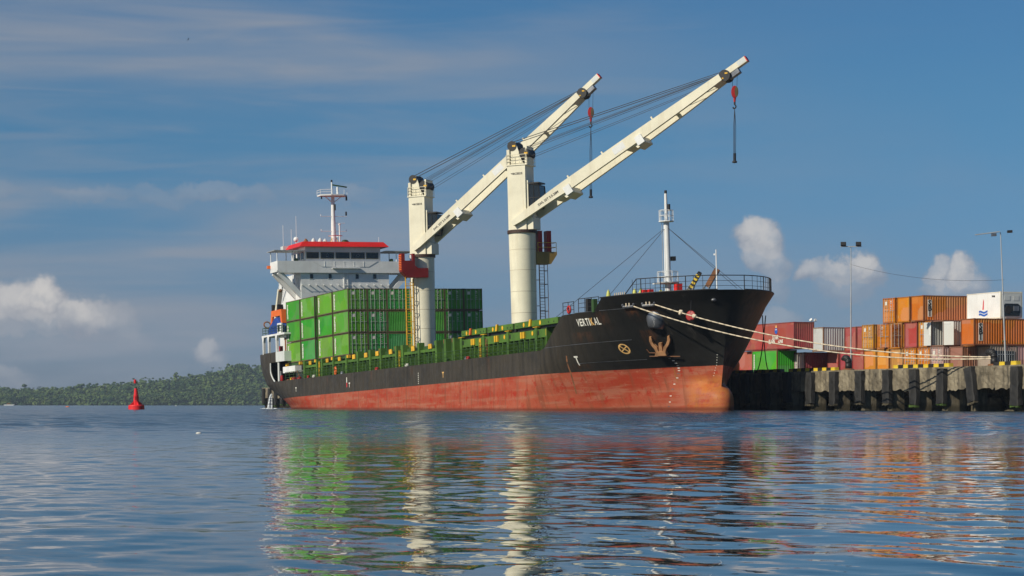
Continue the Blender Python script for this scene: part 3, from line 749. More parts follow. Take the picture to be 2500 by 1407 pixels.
# bottom tier
c = container(yend(0, .3, 0), (.33, .26, .20), 'weathered pinkish grey container at the bottom under the rusty logo container', YG, L=3.0, front='corr', fcol=(.12, .10, .08, 1))
MB().box(-1.1, 1.0, 1.205, 1.235, .25, 2.1).build('dark_side_panel', M['glass'], c)  # dark panel over most of the near side
mb = MB()
for i in range(9): mb.box(-1.1+i*.26, -1.07+i*.26, 1.245, 1.275, .2, 2.15)
mb.box(-1.15, 1.05, 1.245, 1.275, 1.75, 1.80); mb.box(-1.15, 1.05, 1.245, 1.275, .2, .25); mb.build('side_bars', M['galv'], c)
container(yend(0, 3.6, 0), (.42, .22, .19), 'pale pink ribbed container with dark smudges at the bottom right', YG, front='corr', fcol=(.20, .10, .09, 1))
c = container(yend(PIT, .4, 0), (.30, .13, .08), 'brown rusted container with black vertical lettering, bottom tier', YG, front='corr')
container(yend(2*PIT, -.1, 0), (.50, .33, .28), 'pink and white weathered container with door end, bottom tier', YG, door_color=(.50, .30, .26, 1))
container(yend(3*PIT, 0, 0), OR1, 'orange container with placard, right of two at the bottom beside the pink doors', YG)
container(yend(4*PIT, .05, 0), OR2, 'orange container with placard, left of two at the bottom', YG)
container(yend(5*PIT, .1, 0), (.52, .28, .10), 'pale worn orange ribbed container on the bottom tier', YG, front='corr')
container(yend(6*PIT, .05, 0), OR2, 'plain orange ribbed container, right of two on the bottom tier', YG, front='corr')
container(yend(7*PIT, .1, 0), OR2, 'plain orange ribbed container next to the red ones on the bottom tier', YG, front='corr')
for k in (8, 9, 10):
    container(yend(k*PIT, .2, 0), (RD2, RD3, RD1, RD2)[k-8], ('red container at the bottom beside the orange ones', 'dark red container behind the left bollard, bottom tier', 'red container nearest the open maroon container, bottom tier')[k-8], YG, front='corr')
container(yend(30.95, -1.9, 0, dz=.0), (.22, .04, .035), 'maroon container standing open with a white inner door showing, bottom tier', YG, open_=(110, 0), door_color=(.45, .42, .38, 1), plac=False)
c = container(yalong(29.6, -3.9, QZ+2.92, 12.19), RD1, 'long red container with blue globe emblem and white lettering behind the bow', YG, L=12.19, H=2.9, front='corr')
def logo_line(c):
    y = -(1.219-.004)
    mb = MB(); mb.lathe([(.001, 0), (.34, 0)], 20, TR(1.9, y, 2.02) @ Matrix.Rotation(math.pi/2, 4, 'X')); mb.build('emblem_globe', M['markblue'], c)
    MB().add([(1.75, y-.003, 2.35), (2.1, y-.003, 2.35), (1.98, y-.003, 2.72), (1.9, y-.003, 2.55), (1.82, y-.003, 2.70)], [(0, 1, 2, 3, 4)]).build('emblem_flame', M['markorange'], c)
    MB().box(1.7, 2.1, y-.008, y-.004, 2.12, 2.2).build('emblem_band', M['mark'], c)
    wall_text(c, 'STAR', .62, 1.0, 1.12, -1, 'mark', out=.004, bold=.02, shear=.15)
    wall_text(c, 'ILIAN', .62, .1, .68, -1, 'mark', out=.004, bold=.02, shear=.15)
    wall_text(c, '-LINE', .50, 2.3, .70, -1, 'mark', out=.004, bold=.02, shear=.15)
logo_line(c)
c = container(yalong(33.6, -3.9, QZ, 6.06), (.055, .33, .02), 'bright green container on the quay under the red logo container', YG, H=2.9, front='corr', fcol=(.20, .10, .05, 1)); strip_letters(c, -2.45, -1, 2.9, seed=5)
container(yalong(39.9, -3.4, QZ, 6.06), RD2, 'red container peeping out below the bow flare on the quay', YG, H=2.9, front='corr')
tag(MB().lathe([(.42, 0), (.46, .3), (.44, .6), (.46, .9), (.42, 1.2), (.001, 1.22)], 16, QM @ TR(-59, 3.0, QZ)).build('plastic_drum', M['orange'], smooth=True), 'orange drum on the quay below the ship bow', 'drum')
mb = MB()
pv = YM @ Vector((2.0*0-.3, 3.2, QZ+TH-.1))
for i in range(60):
    a = random.uniform(0, 6.28); h = random.uniform(0, .75); d = random.uniform(.05, .5)*(1-h*.6); p = pv+Vector((math.cos(a)*d, math.sin(a)*d-.25, h)); u = Vector((random.uniform(-1, 1), random.uniform(-1, 1), random.uniform(-.3, 1)))*.13; v_ = Vector((random.uniform(-1, 1), random.uniform(-1, 1), random.uniform(-1, 1)))*.08
    mb.add([p, p+u, p+u+v_, p+v_], [(0, 1, 2, 3)])
mb.path([pv-Vector((0, .25, .1)), pv+Vector((.05, -.25, .6))], .012, 4)
tag(mb.build('weed', M['leafgreen']), 'green weed sprouting from the edge of the rusty logo container', 'plant')

# ================================================================ the ship
PSI, TRIM, HEEL = R(22), R(1.35), R(1.0)
SHIP = Matrix.Translation((-24.49599, 315.50493, 1.31680)) @ Matrix.Rotation(math.atan2(-math.cos(PSI), math.sin(PSI)), 4, 'Z') @ Matrix.Rotation(-TRIM, 4, 'Y') @ Matrix.Rotation(HEEL, 4, 'X')
DOWN = (SHIP.to_3x3().inverted() @ Vector((0, 0, -1))).normalized()      # world down in ship axes
ship = empty('cargo_ship', SHIP)
tag(ship, 'black and red general cargo ship with two cream deck cranes moored at the quay', 'ship')
# hull form: half breadth as a function of station s and height z
ZK = [-7, -4, -2, 0, .9, 2.2, 3.8, 5.5, 6.6]; ST = [113, 114.5, 115.2, 115.7, 116, 116.3, 116.9, 117.3, 117.9]
PK = [1.35, 1.45, 1.5, 1.58, 1.7, 1.85, 2, 2.15, 2.3]; QK = [.9, .95, .98, 1.0, 1.08, 1.24, 1.45, 1.7, 1.9]; S0 = [88, 90, 92, 95, 96, 96.5, 97, 98.5, 100]
ZA = [-7, -4, -1.4, -1, 0, .8, 2, 3.5, 5, 6.2]; SA = [20, 6, -4.5, -4.6, -5, -8.3, -10.5, -11.3, -12.3, -12.6]; S1 = [60, 45, 28, 26, 18, 14, 8, 5, 4, 4]
BM = 9.6
def hb(s, z):
    st, p, q_, s0 = (float(np.interp(z, ZK, k)) for k in (ST, PK, QK, S0))
    sa, s1 = float(np.interp(z, ZA, SA)), float(np.interp(z, ZA, S1))
    bulb = 0.0      # bulbous forefoot, blended into the fine bow below the paint line
    if z < -.25 and s > 100:
        zz = min(1.0, abs(z+3.6)/3.35); tip = 100+16.3*(1-zz**3)**.5*1.0 if zz < 1 else 100
        if s < tip: bulb = 2.0*(1-zz**2.6)**.5*(1-((s-100)/(tip-100))**7)**.5
    if s <= sa: return 0.0
    if s >= st: return bulb
    if s > s0:
        b0 = BM*(1-((s-s0)/(st-s0))**p)**(1/q_); return (b0**4+bulb**4)**.25
    if s < s1: return BM*(1-((s1-s)/(s1-sa))**2.2)**.5
    return BM
def hp(s, z, off=0.0):        # point on the starboard shell, pushed out by off
    t = hb(s, z); e = .05
    dts = (hb(s+e, z)-hb(s-e, z))/(2*e); dtz = (hb(s, z+e)-hb(s, z-e))/(2*e)
    n = Vector((-dts, -1, -dtz)).normalized()
    return Vector((s, -t, z))+n*off
def ztop(s):
    return float(np.interp(s, [-20, 4.7, 4.75, 97.2, 101.4, 107.3, 108.3, 112, 118], [2.25, 2.25, 2.25, 2.27, 5.30, 5.42, 6.48, 6.55, 6.62]))
def build_hull():
    ua = np.concatenate([np.linspace(0, .12, 6)[:-1]**1.0, np.linspace(.12, 1, 20)]); ua = ua**1.7
    um = np.linspace(0, 1, 70)[1:-1]; uf = np.concatenate([np.linspace(0, .75, 26), np.linspace(.75, 1, 22)[1:]]); uf = 1-(1-uf)**1.5
    def spt(kind, u, z):
        st, s0, sa, s1 = (float(np.interp(z, a, b)) for a, b in ((ZK, ST), (ZK, S0), (ZA, SA), (ZA, S1)))
        if z < -.25: zz = min(1.0, abs(z+3.6)/3.35); st = max(st, 100+16.3*(1-zz**3)**.5)
        return sa+(s1-sa)*u if kind == 0 else (s1+(s0-s1)*u if kind == 1 else s0+(st-s0)*u)
    prm = [(0, u) for u in ua]+[(1, u) for u in um]+[(2, u) for u in uf]
    nv = 48; P = []
    for kd, u in prm:
        zt = 2.25
        for _ in range(6): zt = .5*zt+.5*ztop(spt(kd, u, zt))
        for _ in range(8): zt = ztop(spt(kd, u, zt))*.6+zt*.4
        row = []
        for j in range(nv+1):
            z = -6.5+(zt+6.5)*j/nv; s = spt(kd, u, z); row.append((s, hb(min(max(s, -99), 200), z), z))
        P.append(row)
    mb = MB(); n = len(P); vs = []; fs = []
    for sg in (-1, 1):
        k = len(vs)
        for row in P: vs += [(s, sg*t, z) for s, t, z in row]
        for i in range(n-1):
            for j in range(nv): fs.append((k+i*(nv+1)+j, k+(i+1)*(nv+1)+j, k+(i+1)*(nv+1)+j+1, k+i*(nv+1)+j+1))
    mb.add(vs, fs)
    me = bpy.data.meshes.new('hull'); me.from_pydata(mb.v, [], mb.f); me.update()
    bm = bmesh.new(); bm.from_mesh(me); bmesh.ops.remove_doubles(bm, verts=bm.verts, dist=.004); bmesh.ops.dissolve_degenerate(bm, edges=bm.edges, dist=.001)
    bmesh.ops.recalc_face_normals(bm, faces=bm.faces); bm.to_mesh(me); bm.free()
    me.materials.append(M['hull']); o = bpy.data.objects.new('hull', me); COL.objects.link(o); o.parent = ship
    split_angle(o, 30); o['label'] = 'black hull with worn red boot topping and bulbous bow'
    return o
hull = build_hull()
# poop side shell above the mooring opening, rounded after edge
def poop_shell():
    mb = MB()
    def zlo(s):
        if s < 4.6: return 2.2
        return 4.72
    for sg in (-1, 1):
        ss = list(np.linspace(0, 1, 26)**1.7*17.0-12.6)
        ss = [s for s in ss if s < 4.5]+[4.5]; vs = []; fs = []; nz = 9
        for s in ss:
            for j in range(nz+1):
                z = 2.2+(6.12-2.2)*j/nz; sa = float(np.interp(z, ZA, SA)); s_ = max(s, sa+.0005)
                if s == ss[-1]: s_ = 4.5+ (1.9*(1-j/nz*1.55)**2 if j/nz < .645 else 0.0)   # curved forward edge
                vs.append((s_, sg*hb(s_, z), z))
        for i in range(len(ss)-1):
            for j in range(nz): fs.append((i*(nz+1)+j, (i+1)*(nz+1)+j, (i+1)*(nz+1)+j+1, i*(nz+1)+j+1))
        mb.add(vs, fs)
        mb.box(4.5, 6.9, min(sg*9.57, sg*9.45), max(sg*9.57, sg*9.45), 4.78, 6.12)
    o = mb.build('poop_shell', M['hull'], hull); split_angle(o, 40); return o
poop_shell()
mb = MB(); mb.box(6.9, 10.9, -9.58, -9.30, 4.80, 6.10); mb.box(10.7, 10.9, -9.3, 9.3, 4.80, 6.10); mb.box(6.9, 10.9, 9.30, 9.58, 4.80, 6.10); mb.build('poop_front_bulwark', M['grey'], ship)
for sg in (-1, 1): MB().tube((7.5, sg*9.35, 2.25), (7.5, sg*9.35, 4.8), .16, 10).build('pillar', M['grey'], ship)
mb = MB()
pts = [(4.55+1.9*(1-k/9*1.55)**2 if k/9 < .645 else 4.55, -9.62, 2.22+(4.75-2.22)*k/9*1.0) for k in range(10)]
mb.path(pts, .10, 6); mb.build('opening_rim', M['grey'], hull)
# decks
def deck(z, s0, s1, mat, name, inset=.05, n=60):
    ss = np.linspace(s0, s1, n); st = [(s, max(.02, hb(s, z)-inset)) for s in ss]
    vs = [(s, -t, z) for s, t in st]+[(s, t, z) for s, t in st]
    MB().add(vs, [(i, i+1, n+i+1, n+i) for i in range(n-1)]).build(name, mat, ship)
deck(1.2, -11, 99, M['dgreen'], 'main_deck'); deck(4.4, 97.5, 117, M['dgreen'], 'forecastle_deck'); deck(6.0, -12.3, 10.8, M['dgreen'], 'poop_deck')
MB().box(97.3, 97.5, -9.3, 9.3, 1.2, 4.4).build('forecastle_bulkhead', M['green'], ship)
# bulwark capping along the forecastle
mb = MB(); pts = [hp(s, ztop(s)-.02, -.03)+Vector((0, 0, .03)) for s in np.linspace(108.4, 117.7, 26)]; mb.path([tuple(p) for p in pts], .07, 6).build('bulwark_capping', M['black'], ship)
MB().path([(p.x, -p.y, p.z) for p in pts], .07, 6).build('bulwark_capping', M['black'], ship)
def on_hull(name, vs, fs, mat, s0, z0, off=.012, parent=None, slope=0.0):
    mb = MB(); mb.add([hp(s0+x, z0+y+slope*x, off) for x, y, *_ in vs], fs); return mb.build(name, M[mat], parent or hull)
def bar(x0, y0, x1, y1, w):
    d = Vector((x1-x0, y1-y0)); n = Vector((-d.y, d.x)).normalized()*w/2; k = max(1, int(d.length/.25)); vs = []; fs = []
    for i in range(k+1):
        p = Vector((x0, y0))+d*i/k; vs += [(p.x-n.x, p.y-n.y), (p.x+n.x, p.y+n.y)]
    for i in range(k): fs.append((2*i, 2*i+2, 2*i+3, 2*i+1))
    return vs, fs
# ship's name
xx = 0.0
for ch, wd in zip('VERTIKAL', (.44, .42, .45, .42, .23, .46, .46, .40)):
    vs, fs = text_mesh(ch, .92, .022)
    x0 = min(v[0] for v in vs); x1 = max(v[0] for v in vs); k = (wd-.06)/max(.02, x1-x0) if ch != 'I' else 1.0
    vs = [((v[0]-x0)*k, v[1]) for v in vs]
    on_hull('name_letter', vs, fs, 'markorange' if ch == 'K' else 'mark', 103.95+xx*1.02, 4.16, slope=.045); xx += wd
# bow thruster mark: cross in a ring
vs, fs = [], []
for i in range(25):
    a = 2*math.pi*i/24
    for r_ in (.36, .47): vs.append((r_*math.cos(a)*1.15, r_*math.sin(a)))
for i in range(24): fs.append((2*i, 2*i+2, 2*i+3, 2*i+1))
on_hull('thruster_mark', vs, fs, 'markorange', 108.34, 1.85)
for a in (.6, 2.35):
    v2, f2 = bar(-.36*math.cos(a)*1.15, -.36*math.sin(a), .36*math.cos(a)*1.15, .36*math.sin(a), .09); on_hull('thruster_mark', v2, f2, 'markorange', 108.34, 1.85)
def tee(s, z, h=.62, mat='mark'):
    v1, f1 = bar(0, -h/2, 0, h/2, .13); on_hull('tug_mark', v1, f1, mat, s, z); v1, f1 = bar(-.26, h/2, .26, h/2, .14); on_hull('tug_mark', v1, f1, mat, s, z, .016)
tee(102.41, 1.0, .8); tee(69.75, .87, .55, 'markorange'); tee(15.84, .91, .5); tee(37.75, .80, .5)
v1, f1 = bar(0, 0, 0, .62, .26); on_hull('hull_mark', v1, f1, 'mark', 36.75, 1.15); v1, f1 = bar(0, -.55, 0, 0, .26); on_hull('hull_mark', v1, f1, 'markred', 36.75, 1.15)
# draught figures
dm = [(111.3, 1.12), (111.55, 1.02), (111.8, .82), (111.95, .60), (112.0, .36), (112.0, .14), (111.95, -.08), (111.9, -.3), (111.75, -.55), (111.5, -.95), (111.1, -1.5), (110.8, -1.95), (110.45, -2.55), (110.2, -3.1), (109.95, -3.5)]
for i, (s, z) in enumerate(dm):
    v1, f1 = bar(-.10, 0, .10, 0, .08); on_hull('draught_mark', v1, f1, 'steel' if i % 3 == 2 else 'mark', s, z)
for i in range(9):
    v1, f1 = bar(-.035, 0, .035, 0, .05); on_hull('draught_mark', v1, f1, 'mark', 115.55-.07*i-(.02*i if i < 5 else .03*i), .95-.23*i)
for i in range(6): v1, f1 = bar(-.1, 0, .1, 0, .09); on_hull('draught_mark', v1, f1, 'mark', 62.0, 1.35-.22*i)
# weld beads and scraped plating seams, proud strips along the bow
for (s0, s1, z0, z1) in ((97.5, 109.6, 2.45, 2.62), (102.5, 109.8, .78, .82), (104.0, 111.0, 5.38, 5.40)):
    v1, f1 = bar(s0, z0, s1, z1, .045); on_hull('plate_seam', v1, f1, 'steel', 0, 0, .008)
v1, f1 = bar(101.15, 1.55, 100.2, -2.0, .16); on_hull('rust_run', v1, f1, 'rust', 0, 0, .006)
# anchor in its pocket
A = hp(112.75, 4.25, -.62); dn = Vector((-.05, -.16, -1)).normalized()
Am = Matrix.Translation(A) @ dn.to_track_quat('Z', 'Y').to_matrix().to_4x4()
mb = MB(); mb.lathe([(1.0, -.3), (1.04, .15), (.98, .45), (.80, .95), (.66, 1.12), (.45, 1.16), (.40, .9)], 26, Am); mb.build('hawse_bell', M['steel'], hull, smooth=True)
tg = (hp(112.0, 1.8)-hp(111.4, 1.8)).normalized(); an = hp(111.65, 1.45, .32); up = Vector((.30, -.22, 1)).normalized(); outv = tg.cross(up).normalized()
if outv.y > 0: outv = -outv
anc = MB()
def AP(x, y, o=0): return an+tg*x+up*y+outv*o
def slab(poly, t0, t1):
    n = len(poly); anc.add([AP(x, y, t0) for x, y in poly]+[AP(x, y, t1) for x, y in poly], [tuple(range(n)), tuple(range(n, 2*n))]+[(i, (i+1) % n, n+(i+1) % n, n+i) for i in range(n)])
slab([(-.17, .05), (.17, .05), (.15, 1.0), (-.15, 1.0)], -.12, .14)
slab([(-.62, -.18), (.62, -.18), (.52, .06), (.34, .22), (-.34, .22), (-.52, .06)], -.2, .22)
for sg in (-1, 1):
    slab([(sg*x, y) for x, y in ((.20, .05), (.46, .05), (.60, .45), (.92, .85), (1.08, 1.25), (1.02, 1.66), (.84, 1.62), (.78, 1.20), (.62, .90), (.34, .62))], -.10, .16)
anc.build('anchor', paint('anchor_rust', (.34, .17, .075, 1), .75, .35, .4, (.12, .06, .03, 1), scale=3), hull, label='rusty stockless anchor housed under its bell')
for pts in (((110.45, 1.75), (110.5, 1.42), (111.0, 1.38)),):
    MB().path([tuple(hp(s, z, .08)) for s, z in pts], .045).build('anchor_guard', M['rust'], hull)
MB().path([tuple(hp(110.3, 1.12, .1)), tuple(hp(112.9, 1.05, .25))], .05).build('anchor_guard', M['rust'], hull)
# fairleads in the bulwark
for s in (111.2, 113.1):  # roller fairleads
    c0 = hp(s, 5.72, .0); tan = (hp(s+.4, 5.72)-hp(s-.4, 5.72)).normalized(); nn = (hp(s, 5.72, 1)-c0).normalized(); mb = MB()
    for e in (-.62, .62): mb.ball(tuple(c0+tan*e+nn*.04), .12, 8)
    mb.path([tuple(c0+tan*-.62+Vector((0, 0, .2))), tuple(c0+tan*.62+Vector((0, 0, .2)))], .10); mb.path([tuple(c0+tan*-.62-Vector((0, 0, .2))), tuple(c0+tan*.62-Vector((0, 0, .2)))], .12)
    o = mb.build('fairlead', M['steel'], hull)
    mb = MB()
    for e in (-.2, .15): mb.tube(tuple(c0+tan*e-Vector((0, 0, .16))+nn*.06), tuple(c0+tan*e+Vector((0, 0, .16))+nn*.06), .07, 8)
    mb.build('roller', M['rope'], o)
for s, z in ((117.1, 5.75),):
    c0 = hp(s, z, .02); mb = MB(); mb.ball(tuple(c0), .24, 10, (1.2, 1, .7)); mb.build('panama_chock', M['steel'], hull)
# red disc shape hung over the bow on a line
c0 = hp(115.6, 4.65, .55); mb = MB(); mb.lathe([(.001, .06), (.40, .03), (.46, 0), (.40, -.03), (.001, -.06)], 20, Matrix.Translation(c0) @ Vector((.6, -.8, .1)).to_track_quat('Z', 'Y').to_matrix().to_4x4())
o = mb.build('rat_guard_disc', M['red'], ship)
MB().tube(tuple(c0), (116.2, -3.2, 6.7), .018, 5).build('hanging_line', M['wire'], o)

# ---- rails
def rail(pts, h, posts, mat, name, parent=ship, r=.035, bars=3, closed=False):
    mb = MB(); P = [Vector(p) for p in pts]
    for k in range(bars): mb.path([p+Vector((0, 0, h*(k+1)/bars)) for p in P], r if k == bars-1 else r*.75, 5)
    for a, b in zip(P, P[1:]):
        n = max(1, round((b-a).length/posts))
        for i in range(n): p = a.lerp(b, i/n); mb.tube(p, p+Vector((0, 0, h)), r, 5)
    mb.tube(P[-1], P[-1]+Vector((0, 0, h)), r, 5)
    return mb.build(name, mat, parent)
rail([(s, -9.5, 2.24) for s in np.linspace(10.9, 97, 24)], 1.05, 1.8, M['dgreen'], 'deck_rail')
rail([(s, 9.5, 2.24) for s in np.linspace(10.9, 97, 12)], 1.05, 3, M['dgreen'], 'deck_rail')
rail([tuple(hp(s, 5.35, -.15)) for s in (101.6, 102.6, 103.6)], 1.1, 1, M['black'], 'forecastle_rail'); rail([tuple(hp(s, 5.38, -.15)) for s in (104.4, 105.4, 106.4, 107.4)], 1.25, 1, M['black'], 'forecastle_rail')
mb = MB(); c0 = hp(103.2, 5.75, .05); mb.lathe([(.30+.11*math.cos(a), .11*math.sin(a)) for a in np.linspace(0, 2*math.pi, 9)], 18, Matrix.Translation(c0) @ Matrix.Rotation(math.pi/2, 4, 'X')); mb.build('lifebuoy', M['red'], ship, smooth=True)
MB().box(105.4, 105.9, -8.7, -8.3, 5.3, 6.6).build('ventilator', M['black'], ship); MB().box(106.5, 107.0, -8.6, -8.2, 5.3, 6.5).build('ventilator', M['dgreen'], ship)
# bow rail: arched frames above the bulwark, continuous round the stem
sb = list(np.linspace(111.3, 117.6, 16)); stb = [hp(s, 6.5, -.25) for s in sb]; ptb = [Vector((p.x, -p.y, p.z)) for p in stb[::-1]]
ring = [Vector((p.x, p.y, 6.55)) for p in stb+ptb]
mb = MB()
mb.path([p+Vector((0, 0, 1.35*min(1, i/3.0)*min(1, (len(ring)-1-i)/3.0)+.02)) for i, p in enumerate(ring)], .045, 6)
for k in (.45, .9): mb.path([p+Vector((0, 0, k)) for p in ring[2:-2]], .02, 5)
for i in range(2, len(ring)-2): mb.tube(ring[i], ring[i]+Vector((0, 0, 1.34)), .022 if i % 4 else .045, 5)
mb.build('bow_rail', M['black'], ship)
# gear on the forecastle
rr = random.Random(5)
for s, h in ((109.2, 1.15), (112.6, 1.0), (113.3, 1.05), (115.2, .75)):
    p = hp(s-.9, 6.4, -1.2); mb = MB(); mb.lathe([(.20, 0), (.21, .45), (.14, .75), (.02, .95)], 12, TR(p.x, p.y, 6.2) @ Matrix.Diagonal((1, 1, h, 1))); mb.build('vent_cowl', paint('lime_paint', (.55, .55, .12, 1), .5) if s < 109.5 else bpy.data.materials['lime_paint'], ship, smooth=True)
for s0 in (110.0, 112.9):
    for k in range(6):
        p = hp(s0-.7+k*.26, 6.4, -1.1); MB().tube((p.x, p.y, 5.6), (p.x, p.y, 6.88+rr.uniform(-.06, .06)), .05, 6).build('rope_spool', M['rope'], ship)
for s, off in ((112.6, -.9), (113.2, -.9)):
    p = hp(s, 6.4, off); MB().box(p.x, p.x+.42, p.y, p.y+.42, 5.8, 6.95).build('equipment_box', M['roofred'], ship)
MB().box(105.7, 106.3, .2, .8, 5.8, 7.95).build('equipment_box', M['roofred'], ship)
# anchor windlass derricks on the bow, striped and rusty
for (s, t, L, kind) in ((110.4, -1.6, 3.4, 'stripe'), (110.8, -.2, 3.6, 'rust')):
    dv = Vector((.32, .42, .85)).normalized(); b0 = Vector((s, t, 5.4)); e = dv.to_track_quat('Z', 'Y').to_matrix().to_4x4(); m_ = Matrix.Translation(b0) @ e @ Matrix.Scale(.86, 4)
    if kind == 'stripe':
        for k in range(14): MB().box(-.28, .28, -.2, .2, 1.0+k*.22, 1.0+k*.22+.215, m_).build('derrick_band', M['markyellow'] if k % 2 else M['black'], ship)
        MB().lathe([(.001, -.2), (.36, -.18), (.36, .18), (.001, .2)], 14, m_ @ TR(.1, 0, 4.1) @ Matrix.Rotation(math.pi/2, 4, 'X')).build('derrick_sheave', M['black'], ship)
        MB().box(-.3, .3, -.25, .25, .3, .95, m_).build('derrick_foot', M['yellow'], ship)
    else:
        MB().box(-.3, .3, -.25, .25, 2.6, 4.3, m_).build('derrick_head', M['rust'], ship)
        MB().lathe([(.001, -.3), (.45, -.26), (.45, .26), (.001, .3)], 14, m_ @ TR(.1, 0, 4.35) @ Matrix.Rotation(math.pi/2, 4, 'X')).build('derrick_sheave', M['rust'], ship)
    mb = MB()
    for x in (-.28, .28):
        for y in (-.22, .22): mb.tube(m_ @ Vector((x*2.2, y*2.2, 0)), m_ @ Vector((x, y, 2.8)), .04, 5)
    for k in range(6): z = .4*k+.3; f = 2.2-1.2*z/2.8; mb.path([m_ @ Vector((x*f, y*f, z)) for x, y in ((-.28, -.22), (.28, -.22), (.28, .22), (-.28, .22), (-.28, -.22))], .025, 4)
    mb.build('derrick_lattice', M['galv'], ship)
# foremast
def platform(mb, z, r, c=(0, 0), n=10, h=1.0):
    mb.lathe([(.001, z), (r, z), (r, z+.08), (.001, z+.08)], n, TR(c[0], c[1], 0))
    P = [Vector((c[0]+r*.92*math.cos(2*math.pi*i/n), c[1]+r*.92*math.sin(2*math.pi*i/n), z+.08)) for i in range(n+1)]
    for k in (.5, 1.0): mb.path([p+Vector((0, 0, h*k)) for p in P], .028, 5)
    for p in P[:-1]: mb.tube(p, p+Vector((0, 0, h)), .028, 5)
S_M = 104.9
mast = MB().tube((S_M, 0, 4.4), (S_M, 0, 13.9), .34, 16, .27).tube((S_M, 0, 13.9), (S_M, 0, 16.5), .17, 12, .13).build('foremast', M['white'], ship); split_angle(mast)
mb = MB(); platform(mb, 8.1, 1.05, (S_M, 0)); mb.box(S_M-.2, S_M+.2, -1.5, 1.5, 8.0, 8.12); mb.build('mast_platform', M['white'], mast)
mb = MB(); platform(mb, 13.85, .72, (S_M, 0)); mb.build('mast_platform', M['white'], mast)
mb = MB(); mb.tube((S_M-.32, -.32, 4.6), (S_M-.32, -.32, 13.8), .03); mb.tube((S_M-.36, -.10, 4.6), (S_M-.36, -.1, 13.8), .03); mb.build('mast_ladder', M['galv'], mast)
mb = MB(); mb.tube((S_M, 0, 16.5), (S_M, 0, 16.8), .13, 10); mb.tube((S_M+.1, .25, 14.9), (S_M+.1, .25, 15.5), .14, 10); mb.build('navigation_light', M['black'], mast)
MB().box(S_M-.1, S_M+.3, .35, .75, 10.2, 10.6).build('floodlight', M['black'], mast)
mb = MB()
for e in ((93.5, -7.0, 5.3), (107.0, -7.3, 6.5), (116.8, 1.0, 6.8), (110.0, 6.0, 6.5)): mb.tube((S_M, 0, 13.4), e, .022, 5)
mb.build('mast_stay', M['wire'], mast)
mb = MB(); mb.tube((114.9, 0, 6.2), (114.9, 0, 10.4), .075, 8, .05); mb.box(114.7, 114.9, -.15, .05, 9.9, 10.05); mb.build('jackstaff', M['white'], ship)

# ---------------------------------------------------------------- coaming, stays and hatch covers
YB = -8.72
def coaming():
    # inner wall of the cargo hold and its top girder
    for sg in (-1, 1):
        MB().box(16, 99, min(sg*8.1, sg*8.2), max(sg*8.1, sg*8.2), 1.2, 4.35).build('coaming_wall', M['dgreen'], ship)
    # starboard: fore section girders between posts
    posts_f = [73.2, 79.6, 86.3, 93.6]; ends = posts_f[1:]+[99.2]
    for a, b in zip(posts_f, ends):
        MB().box(a+.02, b-.42, YB, -8.25, 3.60, 4.40).build('coaming_girder', M['green'], ship)
        for f in (.50, .585):
            x = a+(b-a)*f; MB().box(x-.17, x+.17, YB-.16, YB-.012, 3.72, 4.34, TR(0, 0, 0)).build('cleat_guard', M['yellow'], ship)
        MB().lathe([(.001, 0), (.20, 0), (.22, .02), (.001, .03)], 14, TR(b-1.0, YB-.015, 4.1) @ Matrix.Rotation(math.pi/2, 4, 'X')).build('yellow_disc', M['yellow'], ship)
        MB().box(a+.35, a+.6, YB-.03, YB+.05, 3.85, 4.3).build('cable_slot', M['black'], ship)
        n = 5
        for i in range(1, n): x = a+(b-a-.4)*i/n; MB().box(x-.06, x+.06, YB, YB+.35, 1.25, 3.595).build('stay', M['green'], ship)
    posts_a = [16.9, 22.2, 24.4, 29.0, 34.2, 38.6, 43.2, 47.0, 52.4, 54.6, 60.0, 65.6, 68.4, 71.0]
    for a, b in zip(posts_a, posts_a[1:]):
        if b-a < 2.9: continue
        MB().box(a+.3, b-.02, YB+.02, -8.30, 3.62, 3.92).build('coaming_girder', M['green'], ship)
        n = max(2, round((b-a)/1.5))
        for i in range(1, n): x = a+(b-a)*i/n; MB().box(x-.05, x+.05, YB+.03, YB+.3, 1.25, 3.615).build('stay', M['green'], ship)
        if b < 36: MB().box(a+(b-a)*.5-.5, a+(b-a)*.5-.15, YB-.1, YB+.012, 3.95, 4.42).build('cleat_guard', M['yellow'], ship); MB().box(a+(b-a)*.5+.0, a+(b-a)*.5+.35, YB-.1, YB+.012, 3.95, 4.42).build('cleat_guard', M['yellow'], ship)
        else:
            for k in (0, 1): MB().tube((a+(b-a)*.6+k*.5, YB, 3.93), (a+(b-a)*.6+k*.42, YB, 4.45), .16, 12).build('yellow_drum', M['yellow'], ship)
    for s in posts_a+posts_f:
        h = 4.5 if s < 35 else (4.62 if s > 73 else 4.75)
        MB().prism([(s-.30, 1.25), (s+.30, 1.25), (s+.26, h), (s-.26, h)], YB-.10, YB+.55, axis='y').build('coaming_post', M['green'], ship)
        if s in posts_f: MB().box(s-.6, s+.5, YB-.15, YB+.5, h+.003, h+.06).build('post_cap', M['yellow'], ship)
        elif s > 36: MB().box(s-.55, s-.262, YB-.08, YB+.35, h-.45, h-.02).build('post_cap', M['green'] if rr.random() < .5 else M['rust'], ship)
    for s in (23.3, 53.6, 78.6, 80.4):
        mb = MB(); mb.tube((s-.2, YB-.05, 1.25), (s-.2, YB-.05, 4.2), .035); mb.tube((s+.2, YB-.05, 1.25), (s+.2, YB-.05, 4.2), .035)
        for k in range(10): mb.tube((s-.2, YB-.05, 1.4+k*.28), (s+.2, YB-.05, 1.4+k*.28), .025, 5)
        mb.build('deck_ladder', M['yellow'] if s != 80.4 else M['rust'], ship)
coaming()
